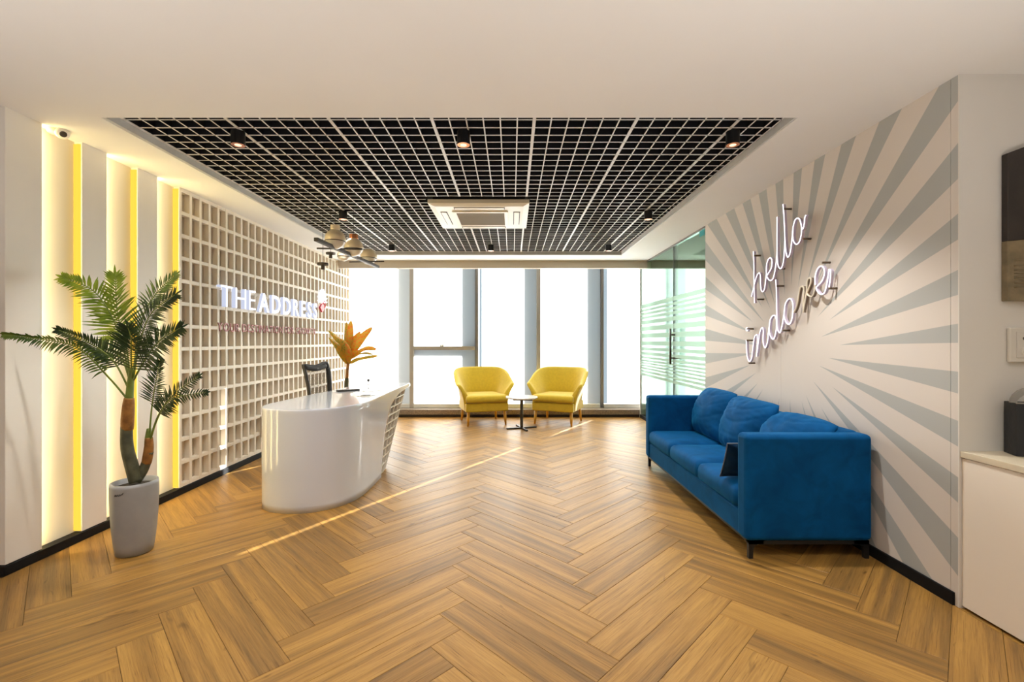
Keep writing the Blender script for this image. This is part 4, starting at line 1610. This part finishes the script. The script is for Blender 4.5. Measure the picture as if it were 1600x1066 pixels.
# socket on the lattice by the desk
p0 = wall_pt(406.5, 652, XL + 0.02)
so_ = thing('wall_socket', 'tan socket box on the lattice wall at the left edge of the desk', 'socket', (XL, 4.95, 0.3))
part('box', MB().box(XL - 0.001, XL + 0.02, 4.88, 5.02, 0.215, 0.44), M['lattice_back'], so_, bevel=0.003)
part('face_plate', MB().box(XL + 0.02, XL + 0.024, 4.93, 5.015, 0.235, 0.42), M['bronze'], so_)

# ================================================================== OFFICE CHAIR
oc = thing('office_chair', 'black mesh back office chair behind the reception desk', 'office chair', (-2.10, 4.60, 0))
# back frame points measured in the photograph, placed in a slightly turned plane
B = [deep_pt(474, 571, 4.35), deep_pt(494, 572.5, 4.50), deep_pt(508, 567, 4.64), deep_pt(512.5, 575, 4.66), deep_pt(515, 600, 4.66), deep_pt(515.5, 640, 4.62),
     deep_pt(487, 648, 4.42), deep_pt(484, 625, 4.38), deep_pt(481, 600, 4.36)]
loop = smooth_path(B + [B[0]], 5)[:-1]
part('back_frame', MB().tube(loop, 0.017, 8, closed=True), M['charcoal'], oc, smooth=True)
part('side_frame', MB().tube(smooth_path([B[3], B[4], B[5]], 6), 0.025, 8), M['charcoal'], oc, smooth=True)
part('top_rail', MB().tube(smooth_path([deep_pt(476, 574, 4.36), deep_pt(494, 576, 4.50), deep_pt(508, 572, 4.63)], 5), 0.026, 8), M['charcoal'], oc, smooth=True)
mesh_mb = MB()
lft = smooth_path([B[0], B[8], B[7], B[6]], 8)
rgt = smooth_path([B[3], B[4], B[5]], 12)
lft = smooth_path([B[0], B[8], B[7], B[6]], 24)
rgt = smooth_path([B[3], B[4], B[5]], 36)
for k in range(1, 44):
    a = lft[int(k / 44 * (len(lft) - 1))]
    b_ = rgt[int(k / 44 * (len(rgt) - 1))]
    mesh_mb.tube([a, b_], 0.0013, 3)
for k in range(1, 30):
    t = k / 30
    mesh_mb.tube([lft[0].lerp(rgt[0], t), lft[len(lft) // 2].lerp(rgt[len(rgt) // 2], t), lft[-1].lerp(rgt[-1], t)], 0.0013, 3)
part('back_mesh', mesh_mb, M['charcoal'], oc, stuff=True)
cxo, cyo = -2.16, 4.62
part('seat', cushion(cxo - 0.23, cxo + 0.20, cyo - 0.24, cyo + 0.22, 0.42, 0.50), M['charcoal'], oc, smooth=True)
part('gas_column', MB().lathe([(0.028, 0.10), (0.028, 0.42)], (cxo, cyo, 0), 14), M['black_metal'], oc)
part('back_bracket', MB().tube([P(cxo, cyo, 0.41), P(-1.98, 4.55, 0.42), P(B[6].x, B[6].y, B[6].z)], 0.018, 8), M['charcoal'], oc, smooth=True)
for k in range(5):
    a_ = 2 * math.pi * k / 5 + 0.3
    ex, ey = cxo + 0.27 * math.cos(a_), cyo + 0.27 * math.sin(a_)
    lg = part('base_arm', MB().tube([P(cxo, cyo, 0.11), P(ex, ey, 0.075)], [0.026, 0.016], 8), M['black_metal'], oc, smooth=True)
    part('caster', MB().tube([P(ex - 0.02 * math.sin(a_), ey + 0.02 * math.cos(a_), 0.03), P(ex + 0.02 * math.sin(a_), ey - 0.02 * math.cos(a_), 0.03)], 0.030, 12), M['black_metal'], lg, smooth=True)

# ================================================================== PLANTS


def blade(mb, a, b, wid, nrm, droop=0.0, n=3, mi=0, fold=0.0):
    """narrow leaf from a to b"""
    a, b = Vector(a), Vector(b)
    ax = (b - a)
    side = ax.cross(nrm)
    if side.length < 1e-6:
        side = ax.orthogonal()
    side.normalize()
    base = len(mb.v)
    L_ = ax.length
    prof = [0.35, 1.0, 0.72, 0.0] if n == 3 else [math.sin(math.pi * min(1, (i / n) ** 0.8)) for i in range(n + 1)]
    pts = []
    for i in range(n + 1):
        t = i / n
        c_ = a.lerp(b, t) + Vector((0, 0, -droop * L_ * t * t))
        w_ = wid * prof[i] / 2
        pts += [c_ - side * w_, c_ + nrm * fold * w_, c_ + side * w_]
    fs = []
    for i in range(n):
        for k in range(2):
            fs.append((i * 3 + k, i * 3 + k + 1, i * 3 + 3 + k + 1, i * 3 + 3 + k))
    mb.add(pts, fs, mi)


pl = thing('potted_palm', 'tall artificial palm with two stems in a grey planter by the lit wall panels', 'plant', (-2.24, 2.70, 0))
PYd = 2.70
pcx = (210.5 - 800) * PYd / F
prof = [(0.080, 0.0), (0.089, 0.004), (0.098, 0.06), (0.107, 0.15), (0.113, 0.25), (0.116, 0.34), (0.116, 0.40), (0.114, 0.420), (0.102, 0.420), (0.100, 0.395), (0.08, 0.385)]
pot = part('planter', MB().lathe(prof, (pcx, PYd, 0), 40), M['pot'], pl, smooth=True, label='tapered grey glazed planter')
part('soil', MB().lathe([(0.1005, 0.386), (0.1005, 0.392), (0.02, 0.398)], (pcx, PYd, 0), 24), M['soil'], pl)
# small dark hand written mark near the rim
mk = MB()
sc_pts = [(-8, 3.5), (-6, 0), (-5.2, 3.2), (-3.5, 0.5), (-2.5, 3), (-1, -0.5), (0.5, 2.6), (2, -0.8), (3, 2), (5, -1.2), (6, 0.5), (8, -3.2)]
pth = []
for (u, v) in sc_pts:
    th = -math.pi / 2 + 0.04 + u * 0.0030 / 0.116
    pth.append(P(pcx + 0.1172 * math.cos(th), PYd + 0.1172 * math.sin(th), 0.375 - v * 0.0032))
mk.tube(pth, 0.0016, 5)
part('mark', mk, M['charcoal'], pot, label='tiny dark scribbled mark')


def pp_(px, py, dy=0.0):
    return deep_pt(px, py, PYd + dy)


part('trunk', MB().tube(smooth_path([pp_(213, 752), pp_(206, 728, -.01), pp_(199, 700, -.01), pp_(198, 668), pp_(201, 648)], 5), [0.036 - 0.009 * i / 20 for i in range(21)], 14), M['trunk'], pl, smooth=True)
part('husk', MB().tube(smooth_path([pp_(199, 672), pp_(199.5, 655), pp_(201, 632), pp_(202, 622)], 4), [0.0290, 0.0305, 0.0315, 0.032, 0.032, 0.0315, 0.031, 0.030, 0.029, 0.0275, 0.0265, 0.0255, 0.024], 16), M['husk'], pl, smooth=True, label='orange brown fibre husk')
part('crown_shaft', MB().tube(smooth_path([pp_(200, 648), pp_(202, 625), pp_(204, 600), pp_(207, 575)], 4), [0.024 - 0.009 * i / 12 for i in range(13)], 12), M['shaft'], pl, smooth=True, label='green crown shaft')
part('trunk', MB().tube(smooth_path([pp_(212, 752), pp_(222, 738, .02), pp_(229, 722, .03), pp_(233, 706, .03)], 5), [0.028 - 0.005 * i / 15 for i in range(16)], 14), M['trunk'], pl, smooth=True)
part('husk', MB().tube(smooth_path([pp_(229, 724, .03), pp_(231.5, 710, .03), pp_(233, 696, .03), pp_(233, 684, .03)], 4), [0.0245, 0.0255, 0.026, 0.026, 0.0255, 0.025, 0.0245, 0.024, 0.023, 0.022, 0.021, 0.020, 0.019], 16), M['husk'], pl, smooth=True, label='orange brown fibre husk')
part('crown_shaft', MB().tube(smooth_path([pp_(233, 704, .03), pp_(231, 690, .03), pp_(233, 670, .03)], 4), [0.022 - 0.010 * i / 8 for i in range(9)], 10), M['shaft'], pl, smooth=True, label='green crown shaft')


def frond(path, wl, mat, wd=0.013, n=30, start=0.2, tilt=0.0, up=0.3, sides=(1, -1), droop=0.12):
    """pinnate frond: stalk plus leaflets; path = list of (px, py, depth offset), wl = longest leaflet in metres"""
    pts = smooth_path([pp_(*p) for p in path], 8)
    m = len(pts)
    mb = MB()
    mb.tube(pts, [0.0050 * (1 - 0.8 * i / (m - 1)) + 0.0008 for i in range(m)], 6, 0)
    rn = random.Random(int(path[-1][0] * 7 + path[-1][1]))
    for i in range(n):
        t = start + (1 - start) * i / (n - 1)
        f_ = t * (m - 1)
        k = min(int(f_), m - 2)
        p = pts[k].lerp(pts[k + 1], f_ - k)
        tg = (pts[k + 1] - pts[k]).normalized()
        face = Vector((math.sin(tilt), -math.cos(tilt), 0.15)).normalized()     # frond plane normal
        sd = tg.cross(face).normalized()
        u_ = (t - start) / (1 - start)
        ll = wl * 1.18 * (0.80 + 0.20 * math.sin(math.pi * min(1, u_ * 1.6))) * (1 - 0.58 * u_ ** 1.3)
        for s in sides:
            fw = 0.35 + 0.75 * u_
            d = (sd * s + tg * fw + face * rn.uniform(-0.10, 0.32)).normalized()
            e_ = p + d * ll * rn.uniform(0.9, 1.08)
            blade(mb, p, e_, wd * 0.9 * rn.uniform(0.85, 1.1), face, droop * rn.uniform(0.5, 1.4), 3, 1, fold=0.25)
    tip = pts[-1]
    blade(mb, tip, tip + (pts[-1] - pts[-3]).normalized() * wl * 0.4, wd, Vector((0, -1, 0.1)), 0, 3, 1)
    part('frond', mb, [M['shaft'], mat], pl)


frond([(205, 600, 0), (197, 540, .02), (184, 490, .03), (180, 432, .02)], 0.185, M['frond_light'], 0.018, 26, 0.40, 0.0)
frond([(203, 596, 0), (186, 520, .02), (150, 458, -.02), (100, 434, -.06)], 0.115, M['frond_light'], 0.017, 24, 0.42, 0.25)
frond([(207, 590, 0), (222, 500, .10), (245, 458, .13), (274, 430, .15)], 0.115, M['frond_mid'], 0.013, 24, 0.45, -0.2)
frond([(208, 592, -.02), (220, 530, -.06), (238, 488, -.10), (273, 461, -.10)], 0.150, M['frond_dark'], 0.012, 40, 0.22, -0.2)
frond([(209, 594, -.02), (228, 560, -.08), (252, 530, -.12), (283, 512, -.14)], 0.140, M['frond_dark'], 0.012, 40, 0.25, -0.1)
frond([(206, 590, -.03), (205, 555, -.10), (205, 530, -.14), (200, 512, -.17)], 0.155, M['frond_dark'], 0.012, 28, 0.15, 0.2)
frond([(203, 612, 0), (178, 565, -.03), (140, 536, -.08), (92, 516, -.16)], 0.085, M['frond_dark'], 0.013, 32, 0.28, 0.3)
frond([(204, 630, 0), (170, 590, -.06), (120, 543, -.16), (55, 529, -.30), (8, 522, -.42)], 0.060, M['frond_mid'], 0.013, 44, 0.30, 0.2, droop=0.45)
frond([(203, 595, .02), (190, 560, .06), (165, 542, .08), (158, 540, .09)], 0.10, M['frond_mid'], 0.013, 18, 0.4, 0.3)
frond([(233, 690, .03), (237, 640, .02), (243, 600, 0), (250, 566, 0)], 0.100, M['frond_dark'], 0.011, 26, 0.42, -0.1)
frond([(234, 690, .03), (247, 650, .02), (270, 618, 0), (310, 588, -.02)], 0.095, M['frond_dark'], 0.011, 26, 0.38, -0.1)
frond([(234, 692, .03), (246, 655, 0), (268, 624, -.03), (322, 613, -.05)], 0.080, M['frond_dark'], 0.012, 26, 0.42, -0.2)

# croton behind the desk
cr = thing('potted_croton', 'orange and olive leaved croton on a tall stem behind the desk', 'plant', (-2.27, 6.25, 0))
CY = 6.25
ccx = (541.5 - 800) * CY / F


def cpt(zx, zy, dy=0.0):
    return deep_pt(460 + zx * 0.12195, 490 + zy * 0.12195, CY + dy)


part('pot', MB().lathe([(0.11, 0.0), (0.13, 0.01), (0.16, 0.30), (0.165, 0.33), (0.145, 0.33), (0.14, 0.29)], (ccx, CY, 0), 28), M['pot'], cr, smooth=True)
part('soil', MB().lathe([(0.141, 0.288), (0.02, 0.30)], (ccx, CY, 0), 20), M['soil'], cr)
part('stem', MB().tube([P(ccx, CY, 0.29), cpt(665, 960), cpt(672, 830)], [0.032, 0.030, 0.026], 12), M['trunk'], cr, smooth=True)
part('stem', MB().tube([cpt(672, 840), cpt(680, 730), cpt(690, 640), cpt(695, 520)], [0.020, 0.018, 0.022, 0.012], 12), M['husk'], cr, smooth=True)


def big_leaf(pts, w, mat, face, n=14):
    path = smooth_path([cpt(*p) for p in pts], 5)
    m = len(path)
    mb = MB()
    rows = []
    for i in range(n + 1):
        f_ = i / n * (m - 1)
        k = min(int(f_), m - 2)
        p = path[k].lerp(path[k + 1], f_ - k)
        tg = (path[k + 1] - path[k]).normalized()
        sd = tg.cross(face).normalized()
        nr = sd.cross(tg).normalized()
        t = i / n
        ww = w * 0.5 * (0.12 + 0.88 * math.sin(math.pi * min(1, max(0.02, t) ** 0.85)) ** 0.85) * (1 if t < 0.999 else 0.02)
        wav = 0.01 * math.sin(9 * t)
        rows.append([p - sd * ww - nr * (ww * 0.28) + nr * wav, p - sd * ww * 0.5 - nr * ww * 0.08, p + nr * 0.002, p + sd * ww * 0.5 - nr * ww * 0.08, p + sd * ww - nr * (ww * 0.28) - nr * wav])
    mb.grid(rows)
    part('leaf', mb, mat, cr, smooth=True)


fv = Vector((0.35, -1, 0.25)).normalized()
fu = Vector((-0.25, -0.9, 0.55)).normalized()
big_leaf([(690, 560), (700, 380, -.02), (715, 230, -.02), (728, 85, 0)], 0.105, M['croton'], fv)
big_leaf([(688, 545), (672, 360, .03), (676, 220, .05), (668, 108, .06)], 0.075, M['croton_olive'], fv)
big_leaf([(700, 560), (780, 420, 0), (880, 290, .02), (998, 175, .04)], 0.120, M['croton'], fv)
big_leaf([(698, 550), (730, 420, .05), (780, 320, .07), (845, 232, .08)], 0.095, M['croton'], fv)
big_leaf([(705, 570), (800, 500, -.05), (920, 440, -.10), (1055, 458, -.12)], 0.085, M['croton'], fu)
big_leaf([(700, 640), (790, 590, -.08), (920, 560, -.14), (1075, 540, -.16)], 0.065, M['croton_olive'], fu)
big_leaf([(700, 590), (800, 530, .02), (900, 505, .0), (1012, 525, -.02)], 0.040, M['croton_olive'], fu)
big_leaf([(690, 610), (640, 480, -.06), (580, 360, -.10), (432, 212, -.12)], 0.100, M['croton_olive'], fv)
big_leaf([(688, 650), (625, 540, -.10), (560, 430, -.14), (438, 305, -.16)], 0.095, M['croton_olive'], fv)
big_leaf([(692, 600), (680, 500, -.12), (650, 420, -.16), (590, 320, -.18)], 0.130, M['croton_olive'], fv)
big_leaf([(690, 640), (700, 560, -.14), (690, 470, -.16), (660, 380, -.16)], 0.085, M['croton'], fv)

# ================================================================== NICHE ON THE RIGHT
cab = thing('cabinet', 'long low white cabinet under the wall art at the right edge', 'cabinet', (2.43, 0.6, 0))
part('carcass', MB().box(2.125, 2.755, -1.5, 2.128, 0.07, 0.705), M['white_lam'], cab)
part('plinth', MB().box(2.15, 2.755, -1.5, 2.128, 0.0, 0.07), M['kick'], cab)
part('worktop', MB().box(2.096, 2.758, -1.5, 2.129, 0.706, 0.735), M['cab_top'], cab, bevel=0.002)
for (y0, y1) in ((0.765, 2.128), (-0.6, 0.760)):
    part('door', MB().box(2.104, 2.124, y0, y1, 0.012, 0.703), M['white_lam'], cab, bevel=0.0015)
wa = thing('wall_art', 'dark brown and carved wood relief art with a slanted top on the niche wall', 'wall art', (2.55, 2.10, 1.8))
up = [(2.289, 1.712), (2.46, 1.726), (2.74, 1.70), (2.74, 2.205), (2.60, 2.235), (2.289, 2.118)]
lowp = [(2.289, 1.436), (2.74, 1.436), (2.74, 1.70), (2.46, 1.726), (2.289, 1.712)]
part('upper_board', MB().prism(up, 2.100, 2.1295, axis='y'), M['art_dark'], wa, bevel=0.003)
lb_ = part('lower_board', MB().prism(lowp, 2.102, 2.1295, axis='y'), M['art_side'], wa, bevel=0.002, label='olive brown carved wood board')
for i in range(8):
    zz = 1.50 + i * 0.017 + random.uniform(-0.003, 0.003)
    part('carved_ridge', MB().tube(smooth_path([P(2.32 + 0.09 * k, 2.101, zz + 0.006 * math.sin(k * 1.7 + i)) for k in range(5)], 4), 0.0035, 6), M['art_side'], lb_, smooth=True)
sw = thing('switch_plate', 'white socket and switch plate on the niche wall below the art', 'switch', (2.42, 2.12, 1.23))
part('frame', MB().box(2.312, 2.53, 2.112, 2.1295, 1.150, 1.312), M['switch'], sw, bevel=0.006, seg=3)
part('insert', MB().box(2.340, 2.505, 2.108, 2.1125, 1.172, 1.292), M['switch'], sw, bevel=0.002)
part('rocker', MB().box(2.358, 2.385, 2.103, 2.1085, 1.188, 1.218), M['switch'], sw, bevel=0.002)
part('rocker', MB().box(2.390, 2.417, 2.103, 2.1085, 1.188, 1.218), M['switch'], sw, bevel=0.002)
for (sx_, sz_) in ((2.372, 1.262), (2.392, 1.247), (2.412, 1.262)):
    part('socket_hole', MB().tube([P(sx_, 2.1085, sz_), P(sx_, 2.106, sz_)], 0.007, 10), M['slot'], sw)
bx = thing('carry_box', 'black carry box with an arched grey handle on the white cabinet', 'box', (2.36, 2.02, 0.735))
q = [(2.248, 2.03), (2.42, 1.965), (2.45, 2.055), (2.285, 2.115)]
part('body', MB().prism(q, 0.7355, 0.972), M['bag_black'], bx, bevel=0.002)
part('rim', MB().prism([(2.2475, 2.0295), (2.4205, 1.9645), (2.4215, 1.967), (2.249, 2.032)], 0.970, 0.975), M['bag_grey'], bx)
arch = []
for k in range(13):
    a_ = math.pi * k / 12
    u = 0.5 - 0.5 * math.cos(a_)
    px_, py_ = 2.252 + (2.425 - 2.252) * u, 2.055 + (1.995 - 2.055) * u
    arch.append((px_, py_, 0.972 + 0.075 * math.sin(a_)))
inn = [(2.252 + 0.173 * (0.12 + 0.76 * (0.5 - 0.5 * math.cos(math.pi * k / 12))), 2.055 - 0.06 * (0.12 + 0.76 * (0.5 - 0.5 * math.cos(math.pi * k / 12))), 0.972 + 0.045 * math.sin(math.pi * k / 12)) for k in range(13)]
mb = MB()
vs = arch + inn + [(p[0] + 0.004, p[1] + 0.012, p[2]) for p in arch] + [(p[0] + 0.004, p[1] + 0.012, p[2]) for p in inn]
fs = []
for k in range(12):
    fs += [(k, k + 1, 13 + k + 1, 13 + k), (26 + k, 39 + k, 39 + k + 1, 26 + k + 1), (k, 26 + k, 26 + k + 1, k + 1), (13 + k, 13 + k + 1, 39 + k + 1, 39 + k)]
mb.add(vs, fs)
part('handle', mb, M['bag_grey'], bx, label='arched grey handle')

for o in bpy.data.objects:
    if '_w' in o:
        del o['_w']
